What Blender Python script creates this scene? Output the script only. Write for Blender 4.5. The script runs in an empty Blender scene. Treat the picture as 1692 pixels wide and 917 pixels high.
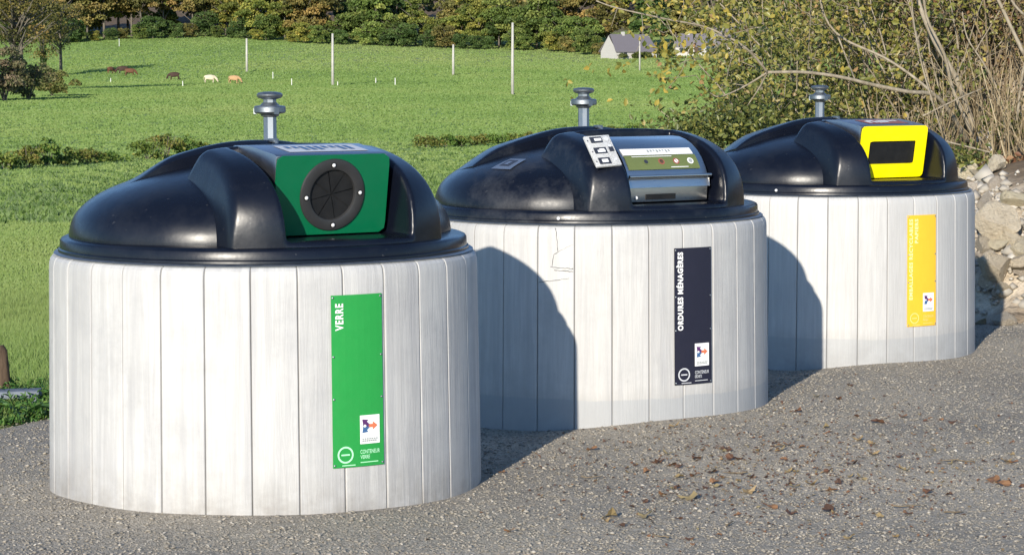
import bpy, bmesh, math, random
import numpy as np
from mathutils import Vector, Matrix, noise as mnoise

random.seed(7)
RNG = np.random.default_rng(11)
SC = bpy.context.scene
COL = SC.collection
PI = math.pi

# ------------------------------------------------------------------ camera
F_PX, W_PX, H_PX = 3956.0, 1692.0, 917.0
EYE = 1.8
PITCH = math.atan((458.5 - 105.0) / F_PX)
ROLL = math.radians(0.12)
cam_d = bpy.data.cameras.new('camera')
cam = bpy.data.objects.new('camera', cam_d)
COL.objects.link(cam)
cam_d.sensor_width = 36.0
cam_d.lens = 36.0 * F_PX / W_PX
cam_d.clip_start = 0.1
cam_d.clip_end = 4000
CAM_R = Matrix.Rotation(PI / 2 - PITCH, 3, 'X') @ Matrix.Rotation(-ROLL, 3, 'Z')
cam.matrix_world = Matrix.Translation((0, 0, EYE)) @ CAM_R.to_4x4()
SC.camera = cam

# ------------------------------------------------------------------ sky, sun, exposure
SUN_EL = math.radians(17.0)
SUN_TRAVEL = math.radians(74.5)          # ground heading of the light, from +X towards +Y
to_sun = Vector((-math.cos(SUN_TRAVEL) * math.cos(SUN_EL), -math.sin(SUN_TRAVEL) * math.cos(SUN_EL), math.sin(SUN_EL)))
world = bpy.data.worlds.new('World')
SC.world = world
world.use_nodes = True
wn = world.node_tree.nodes
sky = wn.new('ShaderNodeTexSky')
sky.sky_type = 'NISHITA'
sky.sun_disc = False
sky.sun_elevation = SUN_EL
sky.altitude = 1200; sky.air_density = 0.9; sky.dust_density = 0.05; sky.ozone_density = 3.5
sky.sun_rotation = math.atan2(to_sun.x, to_sun.y)
wn['Background'].inputs['Strength'].default_value = 0.125
world.node_tree.links.new(sky.outputs[0], wn['Background'].inputs['Color'])
sl = bpy.data.lights.new('sun', 'SUN')
sl.energy = 3.9
sl.angle = math.radians(0.5)
sl.color = (1.0, 0.92, 0.79)
sun = bpy.data.objects.new('sun', sl)
COL.objects.link(sun)
sun.rotation_euler = to_sun.to_track_quat('Z', 'Y').to_euler()
SC.view_settings.view_transform = 'Standard'
SC.view_settings.look = 'None'
SC.view_settings.gamma = 1.0
SC.view_settings.use_curve_mapping = False
SC.view_settings.exposure = 0.8

# ------------------------------------------------------------------ helpers
def ray(px, py):
    d = CAM_R @ Vector(((px - W_PX / 2) / F_PX, (H_PX / 2 - py) / F_PX, -1.0))
    return d / d.y
def at(px, py, d):
    return Vector((0, 0, EYE)) + ray(px, py) * d

def sm(x):
    x = np.clip(x, 0.0, 1.0)
    return x * x * (3 - 2 * x)

def tag(o, label=None, cat=None, group=None, kind=None):
    if label: o['label'] = label
    if cat: o['category'] = cat
    if group: o['group'] = group
    if kind: o['kind'] = kind
    return o

def empty(name, loc, rz=0.0):
    o = bpy.data.objects.new(name, None)
    COL.objects.link(o)
    o.location = loc
    o.rotation_euler = (0, 0, rz)
    o.empty_display_size = 0.2
    return o

def link_mesh(name, me, parent=None):
    o = bpy.data.objects.new(name, me)
    COL.objects.link(o)
    if parent: o.parent = parent
    return o

class MB:
    """collects geometry that becomes ONE mesh object"""
    def __init__(s): s.v = []; s.f = []; s.t = []; s.n = 0
    def add(s, v, f, tint=None):
        b = s.n
        s.v.extend([tuple(p) for p in v]); s.n += len(v)
        s.f.extend([tuple(i + b for i in q) for q in f])
        s.t.extend([0.5 if tint is None else tint] * len(v))
    def box(s, lo, hi, M=None):
        x0, y0, z0 = lo; x1, y1, z1 = hi
        v = [Vector(p) for p in ((x0,y0,z0),(x1,y0,z0),(x1,y1,z0),(x0,y1,z0),(x0,y0,z1),(x1,y0,z1),(x1,y1,z1),(x0,y1,z1))]
        if M is not None: v = [M @ p for p in v]
        s.add(v, [(0,3,2,1),(4,5,6,7),(0,1,5,4),(1,2,6,5),(2,3,7,6),(3,0,4,7)])
    def tube(s, pts, rad, sides=6, tint=None, cap=True):
        pts = [Vector(p) for p in pts]
        n = len(pts); vs = []; fs = []
        up = Vector((0.13, 0.31, 0.94)).normalized()
        for i, p in enumerate(pts):
            d = (pts[min(i+1, n-1)] - pts[max(i-1, 0)])
            if d.length < 1e-9: d = Vector((0, 0, 1))
            d.normalize()
            a = d.cross(up)
            if a.length < 1e-3: a = d.cross(Vector((1, 0, 0)))
            a.normalize(); b = d.cross(a)
            r = rad[i] if hasattr(rad, '__len__') else rad
            for k in range(sides):
                t = 2 * PI * k / sides
                vs.append(p + a * (r * math.cos(t)) + b * (r * math.sin(t)))
        for i in range(n - 1):
            for k in range(sides):
                k2 = (k + 1) % sides
                fs.append((i*sides+k, i*sides+k2, (i+1)*sides+k2, (i+1)*sides+k))
        if cap:
            fs.append(tuple(range(sides))[::-1]); fs.append(tuple(range((n-1)*sides, n*sides)))
        s.add(vs, fs, tint)
    def lathe(s, prof, seg=48, cx=0.0, cy=0.0, M=None, closed_top=True, closed_bot=False):
        vs = []; fs = []; m = len(prof)
        for k in range(seg):
            t = 2 * PI * k / seg
            for r, z in prof:
                p = Vector((cx + r * math.cos(t), cy + r * math.sin(t), z))
                vs.append(M @ p if M is not None else p)
        for k in range(seg):
            k2 = (k + 1) % seg
            for i in range(m - 1):
                fs.append((k*m+i, k2*m+i, k2*m+i+1, k*m+i+1))
        if closed_top: fs.append(tuple(k*m+m-1 for k in range(seg)))
        if closed_bot: fs.append(tuple(k*m for k in range(seg))[::-1])
        s.add(vs, fs)
    def build(s, name, mat, parent=None, smooth=False, angle=None, tint=False):
        me = bpy.data.meshes.new(name)
        me.from_pydata(s.v, [], s.f)
        me.materials.append(mat)
        if tint:
            a = me.attributes.new('tint', 'FLOAT', 'POINT')
            a.data.foreach_set('value', np.array(s.t, dtype=np.float32))
        if smooth or angle:
            me.polygons.foreach_set('use_smooth', [True] * len(me.polygons))
            if angle: me.set_sharp_from_angle(angle=math.radians(angle))
        me.update()
        return link_mesh(name, me, parent)

def bevel_mesh(o, w, seg=2):
    bm = bmesh.new(); bm.from_mesh(o.data)
    es = [e for e in bm.edges if len(e.link_faces) == 2 and e.calc_face_angle(0) > 0.5]
    bmesh.ops.bevel(bm, geom=es, offset=w, segments=seg, affect='EDGES', profile=0.6)
    bm.to_mesh(o.data); bm.free()
    o.data.polygons.foreach_set('use_smooth', [True] * len(o.data.polygons))
    o.data.set_sharp_from_angle(angle=math.radians(40))
    return o

def fast_mesh(name, V, Fv, nper, mat, parent=None, tint=None, smooth=False):
    """V (n,3) float, Fv flat vertex indices with nper verts a face"""
    me = bpy.data.meshes.new(name)
    V = np.ascontiguousarray(V, dtype=np.float32)
    Fv = np.ascontiguousarray(Fv, dtype=np.int32).ravel()
    nf = len(Fv) // nper
    me.vertices.add(len(V)); me.vertices.foreach_set('co', V.ravel())
    me.loops.add(len(Fv)); me.loops.foreach_set('vertex_index', Fv)
    me.polygons.add(nf); me.polygons.foreach_set('loop_start', np.arange(0, nf * nper, nper, dtype=np.int32))
    if smooth: me.polygons.foreach_set('use_smooth', np.ones(nf, dtype=bool))
    me.materials.append(mat)
    if tint is not None:
        a = me.attributes.new('tint', 'FLOAT', 'POINT')
        a.data.foreach_set('value', np.ascontiguousarray(tint, dtype=np.float32))
    me.update(calc_edges=True)
    me.validate()
    return link_mesh(name, me, parent)

def unit_rand(n):
    v = RNG.normal(size=(n, 3)); return v / np.linalg.norm(v, axis=1, keepdims=True)

def leaf_arrays(P, size, asp=0.62, bias=(0, 0, 0), fold=0.25):
    """folded leaf: two quads-of-triangles = 4 verts 2 tris, plus fold"""
    n = len(P)
    N = unit_rand(n) + np.array(bias); N /= np.linalg.norm(N, axis=1, keepdims=True)
    T = np.cross(N, unit_rand(n)); T /= np.linalg.norm(T, axis=1, keepdims=True)
    B = np.cross(N, T)
    s = (size * RNG.uniform(0.65, 1.35, n))[:, None]
    V = np.empty((n, 6, 3))
    V[:, 0] = P - T * s * 0.5
    V[:, 1] = P + T * s * 0.5 - N * s * 0.08
    V[:, 2] = P - T * s * 0.12 + B * s * asp * 0.5 + N * s * fold * 0.5
    V[:, 3] = P - T * s * 0.12 - B * s * asp * 0.5 + N * s * fold * 0.5
    V[:, 4] = P + T * s * 0.22 + B * s * asp * 0.36 + N * s * fold * 0.4
    V[:, 5] = P + T * s * 0.22 - B * s * asp * 0.36 + N * s * fold * 0.4
    base = (np.arange(n) * 6)[:, None]
    F = np.concatenate([base + np.array([[0, 1, 4, 2]]), base + np.array([[0, 3, 5, 1]])], axis=1)
    return V.reshape(-1, 3), F.ravel()

def leaves_obj(name, P, size, mat, tint, parent=None, asp=0.62, bias=(0, 0, 0.3)):
    V, Fv = leaf_arrays(np.asarray(P), size, asp, bias)
    return fast_mesh(name, V, Fv, 4, mat, parent, np.repeat(np.asarray(tint), 6))

# ------------------------------------------------------------------ materials
def new_mat(name, base=(0.5, 0.5, 0.5), rough=0.6, metal=0.0, spec=0.5):
    m = bpy.data.materials.new(name); m.use_nodes = True
    b = m.node_tree.nodes['Principled BSDF']
    b.inputs['Base Color'].default_value = (*base, 1)
    b.inputs['Roughness'].default_value = rough
    b.inputs['Metallic'].default_value = metal
    b.inputs['Specular IOR Level'].default_value = spec
    return m
class NT:
    def __init__(s, m): s.t = m.node_tree; s.n = s.t.nodes; s.b = s.n['Principled BSDF']
    def node(s, typ, **kw):
        n = s.n.new(typ)
        for k, v in kw.items():
            if hasattr(n, k): setattr(n, k, v)
        return n
    def link(s, a, b): s.t.links.new(a, b)
    def coord(s, out='Object', scale=(1, 1, 1), loc=(0, 0, 0)):
        c = s.n.new('ShaderNodeTexCoord'); mp = s.n.new('ShaderNodeMapping')
        mp.inputs['Scale'].default_value = scale; mp.inputs['Location'].default_value = loc
        s.link(c.outputs[out], mp.inputs[0]); return mp.outputs[0]
    def noise(s, vec, scale, detail=4, rough=0.6, dist=0.0):
        n = s.n.new('ShaderNodeTexNoise'); s.link(vec, n.inputs['Vector'])
        n.inputs['Scale'].default_value = scale; n.inputs['Detail'].default_value = detail
        n.inputs['Roughness'].default_value = rough; n.inputs['Distortion'].default_value = dist
        return n.outputs['Fac']
    def ramp(s, fac, stops, interp='LINEAR'):
        n = s.n.new('ShaderNodeValToRGB'); s.link(fac, n.inputs[0]); cr = n.color_ramp; cr.interpolation = interp
        while len(cr.elements) > 2: cr.elements.remove(cr.elements[-1])
        for i, (p, c) in enumerate(stops):
            e = cr.elements[i] if i < 2 else cr.elements.new(p)
            e.position = p; e.color = (*c, 1) if len(c) == 3 else c
        return n.outputs[0]
    def mix(s, fac, a, b, typ='MIX'):
        n = s.n.new('ShaderNodeMix'); n.data_type = 'RGBA'; n.blend_type = typ
        for v, i in ((fac, 0), (a, 6), (b, 7)):
            if hasattr(v, 'links'): s.link(v, n.inputs[i])
            elif i == 0: n.inputs[0].default_value = v
            else: n.inputs[i].default_value = (*v, 1)
        return n.outputs[2]
    def math(s, op, a, b=0.0):
        n = s.n.new('ShaderNodeMath'); n.operation = op
        for v, i in ((a, 0), (b, 1)):
            if hasattr(v, 'links'): s.link(v, n.inputs[i])
            else: n.inputs[i].default_value = v
        return n.outputs[0]
    def mapr(s, v, a, b, c=0.0, d=1.0):
        n = s.n.new('ShaderNodeMapRange'); s.link(v, n.inputs[0])
        for i, x in enumerate((a, b, c, d)): n.inputs[i + 1].default_value = x
        return n.outputs[0]
    def bump(s, h, strength=0.3, dist=0.01, prev=None):
        n = s.n.new('ShaderNodeBump'); n.inputs['Strength'].default_value = strength; n.inputs['Distance'].default_value = dist
        s.link(h, n.inputs['Height'])
        if prev is not None: s.link(prev, n.inputs['Normal'])
        return n.outputs[0]
    def attr(s, name):
        n = s.n.new('ShaderNodeAttribute'); n.attribute_name = name; return n

BLK = (0, 0, 0); WHT = (1, 1, 1)

def mat_leaf(name, stops, rough=0.5, transl=0.25, objcol=False, spec=0.3):
    m = new_mat(name, rough=rough, spec=spec); t = NT(m)
    c = t.ramp(t.attr('tint').outputs['Fac'], stops)
    if objcol:
        oi = t.n.new('ShaderNodeObjectInfo'); c = t.mix(1.0, c, oi.outputs['Color'], 'MULTIPLY')
    t.link(c, t.b.inputs['Base Color'])
    if transl > 0:
        tr = t.n.new('ShaderNodeBsdfTranslucent'); t.link(c, tr.inputs['Color'])
        mx = t.n.new('ShaderNodeMixShader'); mx.inputs[0].default_value = transl
        out = t.n['Material Output']
        t.link(t.b.outputs[0], mx.inputs[1]); t.link(tr.outputs[0], mx.inputs[2]); t.link(mx.outputs[0], out.inputs['Surface'])
    return m

def mat_body(name, band, stain_seed, stain):
    m = new_mat(name, rough=0.55, spec=0.35); t = NT(m)
    uv = t.coord('UV', loc=(stain_seed, 0, 0))
    mp = t.n.new('ShaderNodeMapping'); t.link(uv, mp.inputs[0]); mp.inputs['Scale'].default_value = (60, 3.0, 1)
    grain = t.noise(mp.outputs[0], 1.0, 6, 0.65, 0.6)
    mp2 = t.n.new('ShaderNodeMapping'); t.link(uv, mp2.inputs[0]); mp2.inputs['Scale'].default_value = (17, 0.8, 1)
    streak = t.noise(mp2.outputs[0], 1.0, 5, 0.6, 0.3)
    blot = t.noise(uv, 3.2, 6, 0.7)
    fine = t.noise(uv, 38, 4, 0.7)
    plank = t.attr('tint').outputs['Fac']
    sep = t.n.new('ShaderNodeSeparateXYZ'); t.link(t.coord('Object'), sep.inputs[0]); z = sep.outputs[2]
    base = t.mix(plank, (0.43, 0.425, 0.415), (0.53, 0.522, 0.505))
    s1 = t.ramp(streak, [(0.44, BLK), (0.70, WHT)])
    base = t.mix(t.math('MULTIPLY', s1, 0.62 * stain), base, (0.30, 0.30, 0.315))
    s2 = t.ramp(blot, [(0.46, BLK), (0.70, WHT)])
    base = t.mix(t.math('MULTIPLY', s2, 0.62 * stain), base, (0.33, 0.33, 0.335))
    g = t.ramp(grain, [(0.3, BLK), (0.62, WHT)])
    base = t.mix(t.math('MULTIPLY', g, 0.36), base, (0.32, 0.31, 0.30))
    sc = t.math('MULTIPLY', t.ramp(fine, [(0.62, BLK), (0.70, WHT)]), t.ramp(blot, [(0.5, BLK), (0.62, WHT)]))
    base = t.mix(t.math('MULTIPLY', sc, 0.5), base, (0.30, 0.30, 0.30))
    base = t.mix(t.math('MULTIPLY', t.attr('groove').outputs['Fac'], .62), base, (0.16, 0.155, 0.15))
    # splash dirt low on the wall
    low = t.math('MULTIPLY', t.mapr(z, 0.20, -0.02), t.mapr(t.noise(uv, 7, 6, 0.7), 0.3, 0.7))
    base = t.mix(t.math('MULTIPLY', low, 0.95), base, (0.21, 0.19, 0.165))
    if band > 0:
        zz = t.math('ADD', z, t.mapr(t.noise(uv, 1.3, 4), 0.3, 0.7, -0.012, 0.012))
        bnd = t.mapr(zz, 0.136, 0.128)
        base = t.mix(t.math('MULTIPLY', bnd, band), base, (0.33, 0.34, 0.35))
    t.link(base, t.b.inputs['Base Color'])
    n1 = t.bump(grain, 0.5, 0.005)
    n2 = t.bump(blot, 0.12, 0.01, n1)
    t.link(n2, t.b.inputs['Normal'])
    return m

def mat_plastic(name, dusty):
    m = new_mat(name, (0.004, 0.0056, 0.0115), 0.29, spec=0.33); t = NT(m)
    v = t.coord('Object')
    f = t.noise(v, 5, 6, 0.7)
    d = t.ramp(t.noise(v, 2.6, 7, 0.75), [(0.5, BLK), (0.72, WHT)])
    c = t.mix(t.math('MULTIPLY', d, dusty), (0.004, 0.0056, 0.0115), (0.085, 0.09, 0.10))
    sv_ = t.coord('Object', scale=(3, 3, 26)); scr = t.ramp(t.noise(sv_, 2.2, 8, 0.8, 1.5), [(0.63, BLK), (0.66, WHT)])
    wsp = t.ramp(t.noise(v, 46, 3, 0.6), [(0.70, BLK), (0.74, WHT)])
    c = t.mix(t.math('MULTIPLY', scr, 0.10), c, (0.16, 0.165, 0.18)); c = t.mix(t.math('MULTIPLY', wsp, 0.16), c, (0.20, 0.20, 0.20))
    t.link(c, t.b.inputs['Base Color'])
    r = t.mapr(f, 0.25, 0.75, 0.23, 0.36)
    r = t.math('ADD', r, t.math('MULTIPLY', d, dusty * 0.5))
    t.link(r, t.b.inputs['Roughness'])
    t.link(t.bump(t.noise(v, 9, 3), 0.06, 0.02, t.bump(t.noise(v, 420, 2), 0.05, 0.001)), t.b.inputs['Normal'])
    return m

def mat_metal(name, base, rough, stretch=(1, 1, 1)):
    m = new_mat(name, base, rough, metal=1.0); t = NT(m)
    v = t.coord('Object', scale=stretch)
    t.link(t.mapr(t.noise(v, 30, 5, 0.7), 0.2, 0.8, rough * 0.75, rough * 1.3), t.b.inputs['Roughness'])
    t.link(t.bump(t.noise(v, 60, 3), 0.06, 0.001), t.b.inputs['Normal'])
    return m

def mat_paint(name, col, rough=0.4, var=0.08, spec=0.4):
    m = new_mat(name, col, rough, spec=spec); t = NT(m)
    v = t.coord('Object')
    dark = tuple(c * (1 - 2.5 * var) for c in col)
    t.link(t.mix(t.ramp(t.noise(v, 9, 6, 0.7), [(0.4, BLK), (0.75, WHT)]), col, dark), t.b.inputs['Base Color'])
    t.link(t.mapr(t.noise(v, 22, 4), 0.3, 0.7, rough * 0.8, rough * 1.25), t.b.inputs['Roughness'])
    return m

def mat_gravel():
    m = new_mat('gravel', rough=0.85, spec=0.25); t = NT(m)
    v = t.coord('Object')
    vo = t.n.new('ShaderNodeTexVoronoi'); vo.inputs['Scale'].default_value = 72; t.link(v, vo.inputs['Vector'])
    vo2 = t.n.new('ShaderNodeTexVoronoi'); vo2.inputs['Scale'].default_value = 150; t.link(v, vo2.inputs['Vector'])
    sp = t.n.new('ShaderNodeSeparateColor'); t.link(vo.outputs['Color'], sp.inputs[0])
    sp2 = t.n.new('ShaderNodeSeparateColor'); t.link(vo2.outputs['Color'], sp2.inputs[0])
    c = t.ramp(sp.outputs[0], [(0.0, (0.19, 0.175, 0.15)), (0.5, (0.285, 0.262, 0.225)), (0.86, (0.38, 0.35, 0.305)), (1.0, (0.50, 0.465, 0.41))])
    c2 = t.ramp(sp2.outputs[1], [(0.0, (0.16, 0.15, 0.132)), (0.8, (0.315, 0.288, 0.25)), (1.0, (0.46, 0.43, 0.38))])
    c = t.mix(0.45, c, c2)
    big = t.ramp(t.noise(v, 0.55, 6, 0.65), [(0.35, (0.92, 0.90, 0.86)), (0.65, (1.48, 1.41, 1.28))])
    c = t.mix(1.0, c, big, 'MULTIPLY')
    t.link(c, t.b.inputs['Base Color'])
    h = t.math('ADD', vo.outputs['Distance'], t.math('MULTIPLY', vo2.outputs['Distance'], 0.6))
    n1 = t.bump(h, 0.9, -0.008)
    t.link(t.bump(t.noise(v, 6, 4), 0.4, 0.03, n1), t.b.inputs['Normal'])
    return m

def mat_field():
    m = new_mat('field', rough=0.75, spec=0.15); t = NT(m)
    v = t.coord('Object')
    soil = t.attr('soil').outputs['Fac']
    fade = t.attr('dry').outputs['Fac']; pale = t.attr('pale').outputs['Fac']
    n1 = t.noise(v, 0.035, 6, 0.65); n2 = t.noise(v, 0.6, 7, 0.7)
    vs = t.coord('Object', scale=(0.35, 1.0, 1.0)); n3 = t.noise(vs, 1.6, 6, 0.75)
    g = t.ramp(n1, [(0.3, (0.19, 0.29, 0.06)), (0.7, (0.24, 0.33, 0.08))])
    g = t.mix(t.ramp(n2, [(0.42, BLK), (0.75, WHT)]), g, (0.26, 0.33, 0.10))
    g = t.mix(t.math('MULTIPLY', t.ramp(n3, [(0.55, BLK), (0.68, WHT)]), 0.55), g, (0.10, 0.18, 0.035))
    g = t.mix(t.math('MULTIPLY', fade, 0.75), g, (0.25, 0.285, 0.105))
    fl = t.ramp(t.noise(v, 0.9, 6, 0.7), [(0.3, (0.10, 0.07, 0.045)), (0.7, (0.19, 0.14, 0.09))])
    pl_ = t.ramp(t.noise(v, 9, 7, 0.75), [(0.3, (0.26, 0.21, 0.15)), (0.5, (0.47, 0.40, 0.31)), (0.72, (0.60, 0.53, 0.42))])
    c = t.mix(pale, t.mix(soil, g, fl), pl_)
    t.link(c, t.b.inputs['Base Color'])
    b1 = t.bump(n3, 0.55, 0.22)
    t.link(t.bump(t.noise(v, 14, 5, 0.7), 0.6, 0.03, b1), t.b.inputs['Normal'])
    return m

def mat_rock():
    m = new_mat('limestone', rough=0.85, spec=0.2); t = NT(m)
    v = t.coord('Object'); oi = t.n.new('ShaderNodeObjectInfo')
    c = t.ramp(t.noise(v, 3.2, 8, 0.75), [(0.30, (0.36, 0.29, 0.215)), (0.46, (0.66, 0.58, 0.465)), (0.75, (0.74, 0.67, 0.56))])
    c = t.mix(1.0, c, oi.outputs['Color'], 'MULTIPLY')
    t.link(c, t.b.inputs['Base Color'])
    t.link(t.bump(t.noise(v, 5, 8, 0.75), 0.9, 0.12), t.b.inputs['Normal'])
    return m

def mat_bark(name, a, b, scale=8):
    m = new_mat(name, rough=0.85, spec=0.15); t = NT(m)
    v = t.coord('Object', scale=(1, 1, 0.35))
    n = t.noise(v, scale, 6, 0.7)
    t.link(t.ramp(n, [(0.3, a), (0.7, b)]), t.b.inputs['Base Color'])
    t.link(t.bump(n, 0.6, 0.02), t.b.inputs['Normal'])
    return m

M = {}
M['field'] = mat_field(); M['gravel'] = mat_gravel(); M['rock'] = mat_rock()
M['pebble'] = mat_leaf('pebble', [(0.0, (0.18, 0.163, 0.137)), (0.5, (0.285, 0.258, 0.216)), (0.85, (0.35, 0.318, 0.268)), (1.0, (0.47, 0.435, 0.38))], 0.8, 0)
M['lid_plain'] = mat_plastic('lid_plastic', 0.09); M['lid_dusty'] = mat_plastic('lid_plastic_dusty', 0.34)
M['rubber'] = mat_paint('rubber', (0.007, 0.007, 0.0075), 0.6, 0.05)
M['ringplastic'] = mat_paint('ring_plastic', (0.028, 0.028, 0.029), 0.45, 0.05)
M['galv'] = mat_metal('galvanised', (0.27, 0.295, 0.32), 0.5)
M['steel'] = mat_metal('stainless', (0.66, 0.65, 0.62), 0.3, (0.15, 3, 3))
M['greyplate'] = mat_metal('grey_plate', (0.40, 0.41, 0.44), 0.38, (0.2, 3, 3))
M['green'] = mat_paint('green_panel', (0.0, 0.115, 0.045), 0.42, 0.03)
M['yellow'] = mat_paint('yellow_panel', (0.88, 0.74, 0.0), 0.42, 0.02)
M['sign_green'] = mat_paint('green_sign', (0.018, 0.27, 0.05), 0.5, 0.03)
M['sign_black'] = mat_paint('navy_sign', (0.014, 0.014, 0.028), 0.45, 0.04)
M['sign_yellow'] = mat_paint('amber_sign', (0.80, 0.46, 0.03), 0.5, 0.03)
M['white'] = mat_paint('white_print', (0.80, 0.80, 0.79), 0.5, 0.03)
M['pale_green'] = mat_paint('pale_green_print', (0.42, 0.80, 0.50), 0.5, 0.02)
M['pale_grey'] = mat_paint('pale_grey_print', (0.55, 0.56, 0.58), 0.5, 0.02)
M['pale_yellow'] = mat_paint('pale_yellow_print', (0.82, 0.72, 0.32), 0.5, 0.02)
M['amber_pale'] = mat_paint('pale_amber_print', (0.82, 0.58, 0.18), 0.5, 0.02)
M['purple'] = mat_paint('purple_print', (0.09, 0.025, 0.12), 0.5, 0.02)
M['blue'] = mat_paint('blue_print', (0.05, 0.12, 0.26), 0.5, 0.02)
M['orange'] = mat_paint('orange_print', (0.62, 0.17, 0.08), 0.5, 0.02)
M['greyink'] = mat_paint('grey_print', (0.32, 0.34, 0.33), 0.5, 0.02)
M['darkink'] = mat_paint('dark_print', (0.03, 0.035, 0.05), 0.5, 0.02)
M['olive'] = mat_paint('olive_label', (0.13, 0.16, 0.055), 0.45, 0.04)
M['redink'] = mat_paint('red_print', (0.30, 0.10, 0.07), 0.5, 0.02)
M['whitebolt'] = mat_paint('pale_bolt', (0.7, 0.7, 0.7), 0.4, 0.02)
M['decal'] = mat_paint('faded_decal', (0.10, 0.13, 0.19), 0.4, 0.1)
M['crack'] = mat_paint('crack', (0.09, 0.09, 0.095), 0.9, 0.1)
M['paint_white'] = mat_paint('white_limewash', (0.46, 0.44, 0.41), 0.8, 0.08)
M['slate'] = mat_paint('slate_roof', (0.16, 0.145, 0.16), 0.8, 0.08)
M['window_dark'] = mat_paint('dark_glass', (0.03, 0.035, 0.04), 0.2, 0.05)
M['pole'] = mat_bark('pole_wood', (0.34, 0.33, 0.30), (0.50, 0.48, 0.43), 4)
M['post_white'] = mat_paint('white_post', (0.66, 0.66, 0.62), 0.6, 0.04)
M['board'] = mat_bark('weathered_board', (0.12, 0.14, 0.17), (0.22, 0.245, 0.29), 10)
M['stake'] = mat_bark('stake_wood', (0.05, 0.034, 0.024), (0.13, 0.09, 0.06), 14)
M['bark_far'] = mat_bark('far_bark', (0.09, 0.08, 0.065), (0.19, 0.165, 0.13), 2)
M['bark_pale'] = mat_bark('pale_bark', (0.17, 0.14, 0.095), (0.36, 0.31, 0.235), 16)
M['bark_grey'] = mat_bark('lichen_bark', (0.17, 0.155, 0.115), (0.37, 0.35, 0.29), 11)
M['twig'] = mat_bark('twig_bark', (0.11, 0.085, 0.055), (0.25, 0.195, 0.13), 20)
M['tree_leaf'] = mat_leaf('tree_leaf', [(0.0, (0.035, 0.055, 0.012)), (0.5, (0.10, 0.13, 0.03)), (1.0, (0.22, 0.22, 0.06))], 0.6, 0.2, True)
M['wood_mass'] = mat_leaf('wood_leaf', [(0.0, (0.03, 0.045, 0.015)), (0.5, (0.08, 0.09, 0.03)), (1.0, (0.17, 0.14, 0.06))], 0.6, 0.15)
M['bush_leaf'] = mat_leaf('bush_leaf', [(0.0, (0.04, 0.065, 0.015)), (0.5, (0.10, 0.115, 0.035)), (1.0, (0.20, 0.16, 0.07))], 0.6, 0.2, True)
M['shrub_leaf'] = mat_leaf('shrub_leaf', [(0.0, (0.05, 0.07, 0.018)), (0.35, (0.135, 0.155, 0.038)), (0.6, (0.265, 0.255, 0.065)), (0.82, (0.33, 0.27, 0.085)), (1.0, (0.24, 0.15, 0.07))], 0.42, 0.3, spec=0.45)
M['yellow_leaf'] = mat_leaf('yellow_leaf', [(0.0, (0.13, 0.16, 0.035)), (0.45, (0.30, 0.27, 0.06)), (0.8, (0.48, 0.36, 0.07)), (1.0, (0.36, 0.22, 0.10))], 0.45, 0.35)
M['dry_leaf'] = mat_leaf('dry_leaf', [(0.0, (0.06, 0.04, 0.03)), (0.4, (0.16, 0.075, 0.04)), (0.75, (0.25, 0.14, 0.07)), (1.0, (0.27, 0.22, 0.11))], 0.6, 0.1)
M['dry_grass'] = mat_leaf('dry_grass', [(0.0, (0.12, 0.085, 0.045)), (0.5, (0.25, 0.19, 0.11)), (1.0, (0.40, 0.33, 0.21))], 0.7, 0.15)
M['grass'] = mat_leaf('grass', [(0.0, (0.055, 0.105, 0.025)), (0.5, (0.165, 0.252, 0.062)), (1.0, (0.25, 0.30, 0.095))], 0.55, 0.3)
M['weed'] = mat_leaf('weed_leaf', [(0.0, (0.05, 0.13, 0.025)), (1.0, (0.16, 0.27, 0.06))], 0.45, 0.3)
M['bag'] = mat_paint('white_plastic', (0.75, 0.74, 0.76), 0.4, 0.05)
M['cow_brown'] = mat_paint('brown_hide', (0.13, 0.055, 0.028), 0.8, 0.08)
M['cow_dark'] = mat_paint('dark_hide', (0.05, 0.026, 0.018), 0.8, 0.08)
M['cow_cream'] = mat_paint('cream_hide', (0.62, 0.53, 0.38), 0.8, 0.05)
M['cow_tan'] = mat_paint('tan_hide', (0.42, 0.26, 0.13), 0.8, 0.06)

# ------------------------------------------------------------------ terrain
P_Y = np.array([-60, 9.4, 12, 16, 20, 30, 40, 60, 90, 140, 200, 260, 330, 400, 450, 500, 560, 600, 640, 720, 900, 1300, 1800], float)
P_Z = np.array([0.012, 0.012, -.05, -.14, -.36, -.78, -1.08, -1.55, -1.98, -2.15, -2.1, -1.78, -1.6, -.95, .25, 1.75, 4.4, 6.3, 9.0, 20, 62, 150, 210], float)
_dense = np.linspace(-60, 1800, 7441)
_pz = np.interp(_dense, P_Y, P_Z)
def _smooth(a, w):
    k = np.ones(w) / w
    return np.convolve(np.pad(a, w // 2, mode='edge'), k, mode='valid')[:len(a)]
_pz2 = _smooth(_pz, 25)
_pz3 = _smooth(_pz, 121)
def prof(y):
    a = np.interp(y, _dense, _pz2); b = np.interp(y, _dense, _pz3)
    w = sm((np.asarray(y) - 25) / 40)
    return a * (1 - w) + b * w
def s_of(x, y): return (x + 2.5) * (-.866) + (y - 12.2) * .5
def t_of(x, y): return (x + 2.5) * .5 + (y - 12.2) * .866
def pad_z(x, y): return .012 - .0225 * (np.clip(y, -20, 20) - 9.4) + .055 * sm((np.asarray(x) - .55 - .59 * (np.asarray(y) - 12.8)) / .8) * sm((np.asarray(y) - 9.8) / 2.6)
def mound(x, y):
    r2 = ((x - 5.6) / 3.2) ** 2 + ((y - 20.4) / 2.65) ** 2
    return 1.33 * np.maximum(0, 1 - r2) ** .7
def bank(x, y):
    return 3.4 * sm((x - .1 * y - .1) / 3.0) * sm((y - 20) / 5) * (1 - sm((y - 42) / 16))
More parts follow.
